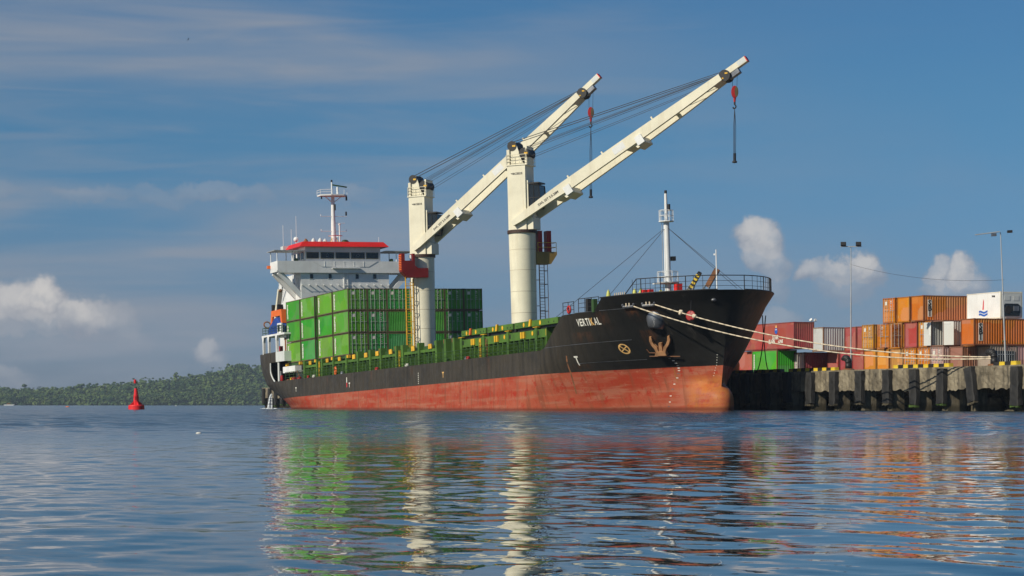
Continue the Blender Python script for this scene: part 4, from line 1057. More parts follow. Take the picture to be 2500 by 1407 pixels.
# hatch covers: aft pair under the containers, forward three panels stowed high
for (a, b) in ((8.6, 21.9), (22.1, 35.2)):
    MB().box(a, b, -8.55, 8.55, 4.18, 4.50).build('hatch_cover', M['dgreen'], ship)
MB().box(44, 66, -8.3, 8.3, 3.95, 4.3).build('hatch_cover', M['dgreen'], ship)
for (a, b) in ((73.3, 80.25), (80.75, 87.6), (88.1, 99.0)):
    o = MB().box(a, b, -8.75, 8.75, 4.76, 5.34).build('hatch_cover', M['green'], ship)
    MB().box(a+.1, b-.1, -8.45, 8.45, 4.45, 4.757).build('hatch_seal', M['black'], o)
    L = b-a
    for f in (.22, .60): MB().lathe([(.001, 0), (.20, 0), (.22, .02), (.001, .03)], 14, TR(a+L*f, -8.755, 5.03) @ Matrix.Rotation(math.pi/2, 4, 'X')).build('yellow_disc', M['yellow'], o)
    MB().prism([(a+L*.36, 4.80), (a+L*.36+.45, 4.80), (a+L*.36+.62, 5.46), (a+L*.36+.25, 5.46)], -8.92, -8.755, axis='y').build('hatch_wedge', M['yellow'] if a > 75 else M['orange'], o)
    for f in (.05, .78, .9): MB().box(a+L*f, a+L*f+.15, -8.765, -8.751, 4.9, 5.05).build('drain_hole', M['black'], o)
    MB().box(b+.02, b+.45, -8.6, 8.6, 4.5, 5.2).build('hatch_gap_beam', M['black'], o)
# odd deck gear by the rail
for (s, mat, sz) in ((76.0, 'red', .25), (75.5, 'steel', .28), (46.6, 'red', .3), (19.6, 'red', .25), (12.5, 'yellow', .3), (13.5, 'red', .35), (15.8, 'red', .35), (33.6, 'steel', .3), (57.0, 'mark', .28), (22.0, 'mark', .26)):
    MB().lathe([(sz*.9, 0), (sz, .5), (sz*.85, 1.0), (.01, 1.05)], 12, TR(s, -9.1, 1.2+.35)).build('deck_fitting', M[mat], ship)
mb = MB(); mb.lathe([(.32+.12*math.cos(a), .12*math.sin(a)) for a in np.linspace(0, 2*math.pi, 9)], 18, TR(31.5, -9.3, 2.75) @ Matrix.Rotation(math.pi/2, 4, 'X') @ Matrix.Diagonal((1, 1.3, 1, 1))); mb.build('lifebuoy', M['orange'], ship, smooth=True)
mb = MB(); mb.box(9.3, 14.8, -9.35, -8.5, 3.25, 4.05); o = mb.build('gangway', M['white'], ship); MB().path([(14.8, -9.1, 3.4), (16.0, -9.1, 2.4)], .05).build('gangway_rail', M['rust'], o)
MB().box(9.5, 15.5, -7.6, -7.4, 1.2, 4.3).build('aft_bulkhead', M['grey'], ship)

# ---------------------------------------------------------------- deck cranes
SLEW = R(44.4)
def deck_crane(s, elev, hook, sling, label, rest):
    ped = MB().lathe([(1.36, 1.2), (1.40, 9), (1.46, 16.0), (.9, 16.0)], 40).build('deck_crane', M['cream'], ship, label=label, loc=(s, 0, 0)); split_angle(ped)
    ce, se = math.cos(elev), math.sin(elev)
    def C(mb, name, mat, smooth=False, **k): return mb.build(name, M[mat] if isinstance(mat, str) else mat, ped, smooth, rz=SLEW, **k)
    for z in (5.2, 7.4, 9.7, 12.0, 14.2):
        r_ = float(np.interp(z, [1.2, 9, 16], [1.36, 1.40, 1.46])); MB().lathe([(r_-.02, z), (r_+.012, z+.012), (r_+.012, z+.045), (r_-.02, z+.057)], 40).build('weld_seam', M['creamdark'], ped)
    C(MB().lathe([(1.0, 16.0), (1.60, 16.0), (1.60, 16.34), (1.0, 16.34)], 36), 'slewing_ring', 'brown_ring')
    # crane house
    mb = MB(); c_ = .12
    pr = [(-1.12+c_, -1.18), (1.02, -1.18), (1.02, 1.18), (-1.12+c_, 1.18), (-1.12, 1.18-c_), (-1.12, -1.18+c_)]
    mb.prism(pr, 16.34, 23.25); mb.lathe([(1.10, 16.34), (1.10, 19.2), (.9, 19.8)], 24, TR(.5, 0, 0)); mb.prism([(1.02, 16.34), (1.75, 16.34), (1.75, 17.6), (1.02, 18.3)], -1.0, 1.0, axis='y')
    house = C(mb, 'crane_house', 'cream'); split_angle(house, 25)
    mb = MB(); mb.box(-1.2, 1.25, -1.26, 1.26, 23.25, 23.36); C(mb, 'top_platform', 'cream')
    mb = MB(); P = [Vector(p) for p in ((-1.15, -1.2, 23.36), (1.2, -1.2, 23.36), (1.2, 1.2, 23.36), (-1.15, 1.2, 23.36), (-1.15, -1.2, 23.36))]
    for k in (.35, .7, 1.05): mb.path([p+Vector((0, 0, k)) for p in P], .03, 5)
    for a, b in zip(P, P[1:]):
        for i in range(3): p = a.lerp(b, i/3); mb.tube(p, p+Vector((0, 0, 1.05)), .03, 5)
    C(mb, 'platform_rail', 'cream')
    for y in (-.85, .85): C(MB().prism([(-1.05, 23.36), (-1.05, 24.6), (-.62, 25.85), (-.15, 25.8), (.18, 24.9), (.40, 24.1), (.80, 23.36)], y-.06, y+.06, axis='y'), 'sheave_bracket', 'cream')
    C(MB().box(-1.12, -.8, -1.1, 1.1, 23.36, 25.0), 'back_post', 'cream')
    C(MB().prism([(.9, 23.36), (1.18, 23.36), (1.18, 25.3), (1.0, 25.3)], -.95, .95, axis='y'), 'front_post', 'cream')
    def sheave(x, z, r, y0, y1, name='sheave'):
        o = C(MB().lathe([(.001, y0), (r, y0), (r, y0+.05), (r*.9, (y0+y1)/2), (r, y1-.05), (r, y1), (.001, y1)], 22, TR(x, 0, z) @ Matrix.Rotation(math.pi/2, 4, 'X')), name, 'black')
        mb = MB().box(x+.05, x+.42*r/.55, -y1-.02, -y1-.005, z-.10, z+.08); b = mb.build('sheave_mark', M['yellow'], o); return o
    sheave(-.55, 25.4, .54, -.95, .95); sheave(.82, 24.55, .58, -.95, .95); sheave(-.1, 23.7, .42, -.6, .6, 'winch_drum')
    # cab
    C(MB().box(1.02, 1.25, -1.0, -.1, 18.3, 21.6), 'cab_mount', 'cream')
    cab = C(MB().prism([(1.26, 18.6), (2.3, 18.6), (2.55, 19.6), (2.45, 21.0), (1.26, 21.2)], -.9, .7, axis='y'), 'cab', 'glass')
    mb = MB()
    for y in (-.92, .72):
        mb.path([(1.28, y, 18.6), (2.32, y, 18.6), (2.57, y, 19.6), (2.47, y, 21.0), (1.28, y, 21.2), (1.28, y, 18.6)], .05, 5); mb.tube((1.28, y, 19.7), (2.56, y, 19.7), .04, 5); mb.tube((1.85, y, 18.6), (1.85, y, 21.1), .04, 5)
    for p in ((2.32, 18.6), (2.57, 19.6), (2.47, 21.0)): mb.tube((p[0], -.92, p[1]), (p[0], .72, p[1]), .05, 5)
    mb.box(1.2, 2.5, -1.0, .8, 21.2, 21.35); mb.build('cab_frame', M['black'], ped, rz=SLEW)
    # jib: two box girders converging to the head
    X0, Z0 = -.15, 17.15
    def J(u, y, w_): return (X0+u*ce-w_*se, y, Z0+u*se+w_*ce)
    for sg in (-1, 1):
        mb = MB(); st = [(-.35, .28, -.26), (.6, .40, -.36), (5.2, .60, -.46), (6.6, .62, -.55), (15.5, .60, -.55), (22, .52, -.45), (27.0, .44, -.28)]
        vs = []; fs = []
        for u, t_, b_ in st:
            yc = sg*(1.45-.62*max(0, u)/27); vs += [J(u, yc-.21, b_), J(u, yc+.21, b_), J(u, yc+.21, t_), J(u, yc-.21, t_)]
        for i in range(len(st)-1):
            for k in range(4): fs.append((4*i+k, 4*i+(k+1) % 4, 4*i+4+(k+1) % 4, 4*i+4+k))
        fs += [(0, 1, 2, 3), tuple(range(len(vs)-4, len(vs)))]
        jg = C(mb.add(vs, fs), 'jib_girder', 'cream')
        if sg < 0:
            for nm, u0, txt, sz in (('jib_lettering', 3.2, 'SWL 35T 3.5-28M', .36),):
                v_, f_ = text_mesh(txt, sz, .012); yc = -(1.45-.62*u0/27)-.216
                MB().add([J(u0+x, yc+.62*x/27-.006, y-.12) for x, y, _ in v_], f_).build(nm, M['markblack'], jg)
            uu = 13.2; yc = -(1.45-.62*uu/27)-.225
            MB().add([J(uu, yc, -.30), J(uu+1.5, yc+.05, -.30), J(uu+1.5, yc+.05, .42), J(uu, yc, .42)], [(0, 1, 2, 3)]).build('jib_plaque', M['white'], jg)
        for u in (7.5, 12.0, 18.5): C(MB().add([J(u+a, sg*(1.45-.62*u/27)+b, .62+c) for c in (0, .28) for b in (-.1, .1) for a in (0, .16)], [(0, 2, 3, 1), (4, 5, 7, 6), (0, 1, 5, 4), (2, 6, 7, 3), (0, 4, 6, 2), (1, 3, 7, 5)]), 'jib_lug', 'cream')
    def jbox(u0, u1, y0, y1, w0, w1, name, mat):
        vs = [J(u, y, w_) for w_ in (w0, w1) for y in (y0, y1) for u in (u0, u1)]
        return C(MB().add(vs, [(0, 2, 3, 1), (4, 5, 7, 6), (0, 1, 5, 4), (2, 6, 7, 3), (0, 4, 6, 2), (1, 3, 7, 5)]), name, mat)
    def jprism(poly, y0, y1, name, mat):
        n = len(poly); vs = [J(u, y, w_) for y in (y0, y1) for u, w_ in poly]
        return C(MB().add(vs, [tuple(range(n)), tuple(range(n, 2*n))]+[(i, (i+1) % n, n+(i+1) % n, n+i) for i in range(n)]), name, mat)
    for u, y in ((6.6, 1.36), (16.0, 1.15)):
        jprism([(u-1.5, -.60), (u-.5, -.66), (u-.35, -1.05), (u+.75, -1.05), (u+.75, -.35), (u-1.2, -.2)], -y+.1, y-.1, 'jib_crossbeam', 'cream')
        jbox(u-.1, u+.75, -y-.30, -y+.16, -.98, -.02, 'jib_bracket', 'white')
    jbox(20.6, 21.0, -.8, .8, -.15, .2, 'jib_crossbeam', 'cream'); jbox(25.8, 27.0, -.7, .7, -.25, .4, 'jib_crossbeam', 'cream')
    jbox(26.9, 30.1, -.36, .36, .02, .62, 'jib_nose', 'cream'); jbox(29.1, 30.0, -.37, -.362, .1, .56, 'nose_plate', 'grey'); jbox(30.1, 30.2, -.36, .36, .02, .62, 'jib_tip', 'markred')
    hx_, hy_, hz_ = J(27.4, 0, .05)
    o = C(MB().lathe([(.001, -.72), (.60, -.72), (.60, -.5), (.5, -.45), (.5, .45), (.60, .5), (.60, .72), (.001, .72)], 24, TR(hx_, 0, hz_) @ Matrix.Rotation(math.pi/2, 4, 'X')), 'head_sheave', 'black')
    MB().box(hx_+.05, hx_+.35, -.74, -.722, hz_+.15, hz_+.3).build('sheave_mark', M['yellow'], o); MB().box(hx_-.4, hx_-.1, -.74, -.722, hz_-.35, hz_-.22).build('sheave_mark', M['yellow'], o)
    jbox(27.6, 28.9, -.4, .4, -.5, -.05, 'hook_sheave_housing', 'steel')
    # luffing and hoisting wires
    mb = MB(); H1, H2 = Vector(J(27.4, 0, .6)), Vector(J(27.2, 0, -.15))
    for y in (-.55, -.40, .45, .62): mb.tube((-.45, y, 25.92), H1+Vector((0, y*.7, 0)), .024, 5)
    for y in (-.3, .2): mb.tube((-.2, y, 25.0), H1+Vector((-.3, y*.9, -.2)), .024, 5)
    for y in (-.6, -.2, .55): mb.tube((1.0, y, 25.12), H1+Vector((-.2, y*.7, -.3)), .024, 5)
    for y in (-.55, .35): mb.tube((1.25, y, 24.15), H2+Vector((0, y*.6, 0)), .024, 5)
    C(mb, 'wire_rope', 'wire')
    dl = (Matrix.Rotation(-SLEW, 3, 'Z') @ DOWN).normalized(); h0 = Vector(J(28.2, 0, -.35)); hk = h0+dl*hook
    mb = MB()
    for e in (-.24, .28): mb.tube(h0+Vector((e, 0, 0)), hk+Vector((e*.9, 0, .4)), .022, 5)
    C(mb, 'hoist_wire', 'wire')
    e_ = Matrix.Translation(hk) @ Matrix.Rotation(R(25), 4, 'Z')
    o = C(MB().lathe([(.001, -.26), (.62, -.22), (.66, 0), (.62, .22), (.001, .26)], 20, e_ @ Matrix.Diagonal((.55, 1, 1, 1)) @ Matrix.Rotation(math.pi/2, 4, 'X')), 'hook_block', 'red')
    MB().lathe([(.001, -.28), (.58, -.27), (.58, .27), (.001, .28)], 18, e_ @ TR(.16, 0, 0) @ Matrix.Diagonal((.34, 1, .92, 1)) @ Matrix.Rotation(math.pi/2, 4, 'X')).build('cheek_plate', M['contframe'], o)
    MB().tube(hk+dl*.55, hk+dl*1.05, .15, 10, .11).build('swivel', M['red'], o)
    k1 = hk+dl*1.05; mb = MB(); mb.tube(k1, k1+dl*.25, .10, 8); mb.path([k1+dl*.25, k1+dl*.42+Vector((.15, 0, 0)), k1+dl*.62+Vector((.10, 0, 0)), k1+dl*.68-Vector((.12, 0, 0)), k1+dl*.5-Vector((.18, 0, 0))], .07, 6); mb.build('hook', M['black'], o)
    k2 = k1+dl*.6; mb = MB()
    for a in range(4): v_ = Vector((.20*math.cos(a*1.57+.4), .20*math.sin(a*1.57+.4), 0)); mb.path([k2, k2+dl*sling*.35+v_*.6, k2+dl*sling+v_*.5], .025, 5); mb.ball(tuple(k2+dl*sling+v_*.7), .13, 8); mb.tube(k2+dl*(sling-.9)+v_*.5, k2+dl*sling+v_*.5, .05, 6)
    mb.build('sling', M['wire'], o)
    # makers' name on the house
    v_, f_ = text_mesh('MACGREGOR', .34, .012); wx = max(p[0] for p in v_)
    MB().add([(-.42+x*(1.15/wx), -1.186, 22.25+y) for x, y, _ in v_], f_).build('house_lettering', M['markblack'], house)
    for k in range(3): MB().add([(-.68+k*.08, -1.186, 22.28+.06*(2-k)), (-.62+k*.08, -1.186, 22.28+.06*(2-k)), (-.56+k*.06, -1.186, 22.44), (-.64+k*.06, -1.186, 22.44)], [(0, 1, 2, 3)]).build('house_emblem', M['markblack'], house)
    # jib rest and ladder on the pedestal (ship axes)
    sg = -1 if rest == 'starboard' else 1
    if rest == 'starboard':
        poly = [(-3.3, 16.35), (-2.9, 16.35), (-2.9, 15.5), (-1.9, 15.5), (-1.9, 16.35), (-1.62, 16.35), (-1.62, 14.95), (-1.25, 14.62), (.05, 14.62), (.05, 13.5), (-2.6, 13.5), (-3.3, 14.2)]
        MB().prism(poly, .9, 1.9, axis='x').build('jib_rest', paint('shaded_red', (.20, .009, .007, 1), .5, .15, .2), ped)  # red darkened in the paint to carry the shade on its front
        for k in range(9): MB().box(.95, 1.85, -3.36, -3.31, 14.4+k*.21, 14.5+k*.21).build('rest_lit_rib', M['orange'], ped)  # orange puts the sunlit edge of the rest into the colour
        MB().tube((1.5, -2.0, 15.5), (1.5, -2.0, 16.2), .14, 8).build('rest_lamp', M['white'], ped)
        lx, ly, z0, z1, lm = .75, -2.15, 3.6, 13.6, M['yellow']
    else:
        for y in (1.95, 3.0): MB().box(-.5, .45, y-.28, y+.2, 13.9, 16.3).build('jib_rest', M['red'], ped)
        MB().prism([(1.3, 12.7), (3.0, 12.7), (3.7, 13.7), (3.7, 14.0), (1.3, 14.0)], -.75, .75, axis='x').build('rest_platform', paint('shaded_yellow', (.30, .19, .05, 1), .6, .2, .5, rust=.4), ped)  # platform yellow darkened in the paint for the shade there
        mb = MB(); P = [Vector(p) for p in ((.72, 1.5, 14), (.72, 3.65, 14), (-.72, 3.65, 14), (-.72, 1.5, 14))]
        for k in (.5, 1.0): mb.path([p+Vector((0, 0, k)) for p in P], .03, 5)
        for p in P: mb.tube(p, p+Vector((0, 0, 1)), .03, 5)
        mb.build('platform_rail', M['yellow'], ped)
        lx, ly, z0, z1, lm = .2, 2.1, 4.4, 12.7, M['rust']
    mb = MB()
    for dx, dy in ((0, -.28), (0, .28)): mb.tube((lx, ly+dy, z0), (lx, ly+dy, z1), .045, 6)
    for dx, dy in ((.55, -.55), (.55, .45)): mb.tube((lx+dx, ly+dy, z0), (lx+dx, ly+dy, z1), .035, 6)
    n = int((z1-z0)/1.45)
    for k in range(n+1):
        z = z0+.3+k*1.45; mb.path([(lx, ly-.28, z), (lx+.55, ly-.55, z), (lx+.55, ly+.45, z), (lx, ly+.28, z)], .04, 5)
    for k in range(int((z1-z0)/.33)): z = z0+k*.33; mb.tube((lx, ly-.28, z), (lx, ly+.28, z), .022, 5)
    for k in range(4): z = z0+1+k*2.8; mb.tube((lx, ly-.28*sg, z), (0, sg*1.3, z), .04, 5)
    mb.build('ladder', lm, ped)
    if rest == 'starboard':
        mb = MB()
        for y in (-1.62, -1.48): mb.tube((.9, y, 3.6), (.9, y, 13.4), .03)
        for k in range(36): mb.box(.86, .94, -1.64, -1.46, 3.7+k*.27, 3.78+k*.27)
        mb.build('cable_ladder', M['rust'], ped)
    return ped
deck_crane(37.65, R(37.9), 2.45, 8.2, 'cream deck crane with red jib rest, standing before the green containers', 'starboard')
deck_crane(69.4, R(30.2), 1.75, 5.6, 'cream deck crane amidships with long jib raised towards the quay', 'port')

# ---------------------------------------------------------------- superstructure
hs = MB().box(-2.7, 7.6, -6.1, 6.1, 6.0, 16.44).build('deckhouse', M['white'], ship, label='white accommodation block with bridge')
mb = MB(); mb.prism([(-9.35, 16.75), (-9.0, 16.46), (9.0, 16.46), (9.35, 16.75), (9.35, 18.0), (-9.35, 18.0)], 7.55, 7.92, axis='x'); mb.box(4.5, 7.55, -9.35, -9.1, 16.6, 18.0); mb.box(4.5, 7.55, 9.1, 9.35, 16.6, 18.0); mb.box(4.5, 7.55, -9.1, 9.1, 16.46, 16.7); mb.build('bridge_wing', M['white'], hs)
MB().prism([(-4.6, 18.0), (4.5, 18.0), (3.2, 17.25), (-3.3, 17.25)], 7.921, 7.96, axis='x').build('spray_panel', M['white'], hs)
mb = MB()
for i in range(5): y = -2.9+i*1.35; mb.box(7.96, 7.99, y-.03, y+.03, 17.28, 17.98)
mb.build('panel_rib', M['white'], hs)
wh = MB().box(1.2, 7.5, -5.4, 5.0, 16.7, 19.9).build('wheelhouse', M['white'], hs)
for (a, b) in ((-5.2, -3.6), (-3.25, -1.5), (-1.2, .65), (.95, 2.75), (3.05, 4.65)):
    m_ = MB(); m_.box(7.501, 7.54, a-.07, b+.07, 18.33, 19.22); f_ = m_.build('window_frame', paint('window_frame_tan', (.32, .27, .17, 1), .5) if a < -5 else bpy.data.materials['window_frame_tan'], hs)
    MB().box(7.541, 7.556, a, b, 18.41, 19.14).build('window_pane', M['glass'], f_)
    if a in (-3.25, .95):
        MB().lathe([(.17, 0), (.21, 0), (.21, .02), (.17, .02)], 16, TR(7.56, (a+b)/2, 18.8) @ Matrix.Rotation(math.pi/2, 4, 'Y')).build('clear_view_screen', M['steel'], f_)
for k in range(3): MB().box(2.2+k*1.7, 3.3+k*1.7, -5.44, -5.401, 18.35, 19.25).build('window_pane', M['glass'], wh)
mb = MB(); a0 = [(-.6, -6.35), (8.25, -6.35), (8.25, 6.0), (-.6, 6.0)]; a1 = [(.2, -5.75), (7.7, -5.75), (7.7, 5.4), (.2, 5.4)]
vs = [(x, y, 19.9) for x, y in a0]+[(x, y, 20.58) for x, y in a1]; mb.add(vs, [(0, 1, 2, 3), (4, 5, 6, 7), (0, 1, 5, 4), (1, 2, 6, 5), (2, 3, 7, 6), (3, 0, 4, 7)]); mb.build('bridge_roof', M['roofred'], hs, label='bright red sloping roof edge of the bridge')
for sg in (-1, 1):
    MB().box(4.4, 8.0, min(sg*5.6, sg*9.75), max(sg*5.6, sg*9.75), 19.33, 19.42, Matrix.Rotation(0, 4, 'X')).build('wing_canopy', M['galv'], hs)
    for (s, y) in ((7.6, 9.3), (7.6, 7.2), (4.7, 9.3), (4.7, 7.2)): MB().tube((s, sg*y, 18.0), (s, sg*y, 19.33), .06, 6).build('canopy_post', M['white'], hs)
    for s in (7.4, 5.0):
        MB().prism([(sg*9.1, 16.6), (sg*8.4, 16.46), (sg*6.1, 13.9), (sg*6.1, 13.1), (sg*9.2, 16.3)], s-.35, s+.12, axis='x').build('wing_bracket', M['white'], hs)
    mb = MB(); mb.lathe([(.001, 0), (.25, .05), (.25, .35), (.001, .42)], 12, TR(7.3, sg*6.6, 18.0)); mb.build('bearing_repeater', M['dgreen'], hs, smooth=True)
MB().box(4.3, 4.7, -9.75, -9.36, 17.2, 17.6).build('side_light', M['orange'], hs)
for y in (-4.65, -2.1, 1.65, 4.1):
    f_ = MB().box(7.60, 7.635, y-.28, y+.28, 15.62, 16.38).build('window_frame', M['grey'], hs); MB().box(7.636, 7.65, y-.2, y+.2, 15.7, 16.3).build('window_pane', M['glass'], f_)
mb = MB()
for i in range(13): y = -6.0+i*1.0; mb.tube((7.6, y, 14.85), (7.98, y, 14.85), .07, 6)
for i in range(11): y = -5.9+i*1.2; mb.tube((7.6, y, 16.5 if False else 16.42), (7.86, y, 16.42), .05, 6)
mb.tube((7.95, -6.05, 14.86), (7.95, 6.05, 14.86), .02, 5); mb.build('cable_bracket', M['white'], hs)
mb = MB(); mb.box(7.601, 7.75, -.25, -.15, 12, 17.0); mb.box(7.601, 7.75, .25, .35, 12, 17.0)
for k in range(14): mb.tube((7.7, -.2, 12.2+k*.33), (7.7, .3, 12.2+k*.33), .02, 5)
mb.box(7.93, 8.3, -1.9, 2.0, 17.02, 17.08); mb.build('front_ladder', M['white'], hs)
# starboard side details
for (s, z) in ((-1.0, 15.0), (1.5, 15.0), (4.5, 15.0), (-1.0, 12.2), (3.6, 12.2)): MB().box(s-.25, s+.25, -6.14, -6.101, z-.35, z+.35).build('window_pane', M['glass'], hs)
MB().box(5.6, 6.5, -6.15, -6.101, 13.9, 15.9).build('door', M['grey'], hs)
mb = MB()
for k in range(11): mb.box(-1.0+k*.3, -.75+k*.3, -6.9, -6.2, 13.6+k*.24, 13.65+k*.24)
mb.path([(-1, -6.9, 14.4), (2.2, -6.9, 17.0)], .03); mb.build('side_stairs', M['white'], hs)
MB().box(-3.9, -2.7, -6.1, -5.0, 11.7, 12.1).build('side_platform', M['white'], hs)
# bridge top: mast, radar, aerials
bmst = MB().tube((3.0, 0, 20.58), (3.0, 0, 27.2), .36, 14, .22).tube((3.0, -.1, 27.2), (3.0, -.1, 29.0), .10, 8).build('radar_mast', M['white'], hs); split_angle(bmst)
mb = MB(); mb.prism([(2.1, -1.9), (3.6, -1.9), (4.3, -.6), (4.3, 1.2), (3.4, 1.9), (2.1, 1.9)], 27.1, 27.28); mb.path([(2.1, -1.9, 27.9), (3.6, -1.9, 27.9), (4.3, -.6, 27.9)], .03); mb.path([(2.1, -1.9, 27.6), (3.6, -1.9, 27.6), (4.3, -.6, 27.6)], .025)
for p in ((2.1, -1.9), (3.6, -1.9), (4.3, -.6), (4.3, 1.2), (3.4, 1.9)): mb.tube((p[0], p[1], 27.28), (p[0], p[1], 27.9), .03, 5)
mb.tube((3.0, 0, 26.2), (3.2, -1.2, 27.1), .06); mb.tube((3.0, 0, 26.2), (3.2, 1.2, 27.1), .06); mb.build('mast_platform', M['white'], bmst)
mb = MB(); mb.tube((3.6, .5, 27.28), (3.6, .5, 28.3), .14, 8); mb.build('radar_pedestal', M['white'], bmst)
MB().box(-.09, .09, -1.0, 1.0, 0, .16, TR(3.6, .8, 28.35) @ Matrix.Rotation(R(-8), 4, 'X')).build('radar_scanner', M['dgreen'], bmst)
mb = MB()
for z, a, b in ((24.4, -1.75, 1.9), (22.4, -1.75, 1.75), (23.5, 0, 1.6)): mb.tube((3.1, a, z), (3.1, b, z), .035, 6)
for z, y in ((24.4, -1.75), (22.4, -1.75), (22.4, 1.75)): mb.tube((3.1, y, z), (3.1, y, z+.25), .05)
mb.build('yardarm', M['white'], bmst)
mb = MB(); mb.lathe([(.001, 0), (.12, .05), (.12, .5), (.001, .6)], 8, TR(3.1, 1.8, 24.5)); mb.tube((3.0, -.1, 29.0), (3.0, -.1, 29.3), .12, 8); mb.box(3.1, 3.3, 1.75, 1.95, 26.55, 27.1); mb.box(3.1, 3.25, -1.7, -1.55, 26.7, 27.05); mb.tube((3.35, .18, 25.2), (3.35, .18, 26.0), .11, 8); mb.build('navigation_light', M['black'], bmst)
mb = MB(); mb.tube((3.5, .7, 20.6), (3.5, .7, 23.2), .1, 8); mb.ball((3.5, .7, 23.3), .2, 8, (1, 1, .6)); mb.lathe([(.9, 21.7), (1.0, 21.8)], 10, TR(3.1, .2, 0)); mb.build('small_radar_post', M['white'], bmst)
mb = MB()
for y in (-.7, .0, .7): mb.tube((3.2+abs(y)*.3, y, 20.5), (3.1, y*.3, 21.7), .05)
mb.build('mast_brace', M['yellow'], bmst)
MB().ball((3.6, 1.4, 20.95), .42, 10, (1, 1.2, .7)).build('compass_cover', M['dgreen'], hs, smooth=True)
for (s, y, h) in ((3.0, -3.9, .85), (3.2, -2.9, .9), (3.0, -1.9, .95), (2.6, -1.1, .9)):
    mb = MB(); mb.lathe([(.32, 0), (.30, h*.6), (.16, h*.85), (.001, h)], 12, TR(s, y, 20.58)); mb.build('roof_ventilator', M['grey'] if y > -3 else M['rust'], hs, smooth=True)
for (s, y, z1) in ((.2, -6.2, 23.4), (1.0, -5.3, 22.8), (1.0, -4.6, 24.6), (5.0, -5.6, 21.4), (7.0, 5.0, 21.3)): MB().tube((s, y, 19.9), (s, y, z1), .028, 5).build('aerial', M['white'], hs)
MB().box(.2, 1.4, -6.6, -5.7, 19.9, 20.5).build('roof_locker', M['grey'], hs); mb = MB(); mb.ball((1.5, -4.8, 21.4), .35, 10); mb.tube((1.5, -4.8, 20.5), (1.5, -4.8, 21.2), .06); mb.build('satellite_dome', M['white'], hs, smooth=True)
# aft boat deck on pillars with rescue boat and davit
mb = MB(); mb.box(.2, 10.8, -9.5, -4.5, 8.28, 8.52); mb.build('boat_deck', M['white'], ship)
for s in (.7, 3.2, 6.9): MB().prism([(s-.16, 6.0), (s+.16, 6.0), (s+.22, 7.6), (s+.5, 8.28), (s-.4, 8.28), (s-.16, 7.6)], -9.5, -9.2, axis='y').build('deck_pillar', M['white'], ship)
MB().box(7.6, 10.8, -8.6, -4.5, 6.0, 8.28).build('aft_house', M['white'], ship); MB().box(8.0, 8.6, -8.65, -8.601, 6.2, 7.9).build('door', M['rust'], ship); MB().box(6.2, 6.7, -8.9, -8.5, 6.0, 6.9).build('fire_box', M['red'], ship)
rail([(10.6, -9.4, 8.52), (.4, -9.4, 8.52), (.4, -4.6, 8.52)], 1.0, 1.4, M['dgreen'], 'boat_deck_rail')
MB().prism([(2.2, 8.55), (8.4, 8.55), (8.6, 9.4), (6.2, 10.7), (5.2, 10.6), (2.0, 9.2)], -9.15, -7.0, axis='y').build('tarpaulin_cover', M['blue'], ship, label='blue tarpaulin over deck gear')
o = MB().box(7.0, 8.9, -9.32, -9.16, 8.55, 9.85).build('cabin_frame', M['white'], ship); MB().box(7.2, 8.2, -9.34, -9.325, 8.75, 9.65).build('window_pane', M['glass'], o)
mb = MB(); mb.prism([(2.4, 9.3), (3.1, 9.3), (3.4, 10.9), (7.0, 10.9), (7.3, 9.9), (7.9, 9.9), (7.6, 11.7), (2.9, 11.7)], -8.9, -8.2, axis='y'); mb.build('boat_davit', M['orange'], ship, label='orange rescue boat davit frame')
mb = MB(); dv = Vector((.50, 0, 1)).normalized(); mb.prism([(-.35, 0), (.35, 0), (.22, 3.6), (-.22, 3.6)], -.3, .3, TR(4.4, -8.5, 11.1) @ Matrix.Rotation(math.atan2(.50, 1), 4, 'Y'), 'y'); mb.tube((3.6, -8.5, 8.5), (4.5, -8.5, 11.3), .4, 12); mb.build('provision_crane', M['cream'], ship)
MB().ball((6.2, -8.5, 14.2), .22, 8).build('crane_sheave', M['rust'], ship); MB().box(3.1, 3.6, -8.9, -8.2, 11.7, 12.5).build('davit_winch', M['black'], ship); MB().box(5.6, 6.2, -8.9, -8.2, 11.7, 12.4).build('davit_winch', M['black'], ship)
MB().lathe([(.45+.1*math.cos(a), .1*math.sin(a)) for a in np.linspace(0, 6.283, 7)], 16, TR(.6, -8.8, 10.0) @ Matrix.Rotation(1.2, 4, 'Y')).build('net_hoop', M['rust'], ship)
mb = MB(); mb.box(-12.2, -11.6, -6, 6, 6.1, 6.2); mb.build('stern_platform', M['black'], ship)
for (s, z) in ((-9.6, 3.2), (-9.8, 4.6)): MB().box(s-.3, s+.2, -5.8, -5.0, z, z+.25).build('stern_fitting', M['rust'], ship)
# mooring-deck clutter seen through the opening
for (s, mat, z) in ((5.4, 'white', 3.6), (6.2, 'red', 3.0), (9.0, 'rust', 2.4), (10.2, 'yellow', 2.1), (11.2, 'rust', 2.4), (12.0, 'white', 1.9)):
    MB().lathe([(.25, 0), (.3, .4), (.22, .9), (.01, 1.0)], 10, TR(s, -8.6, z-.9)).build('deck_fitting', M[mat], ship)

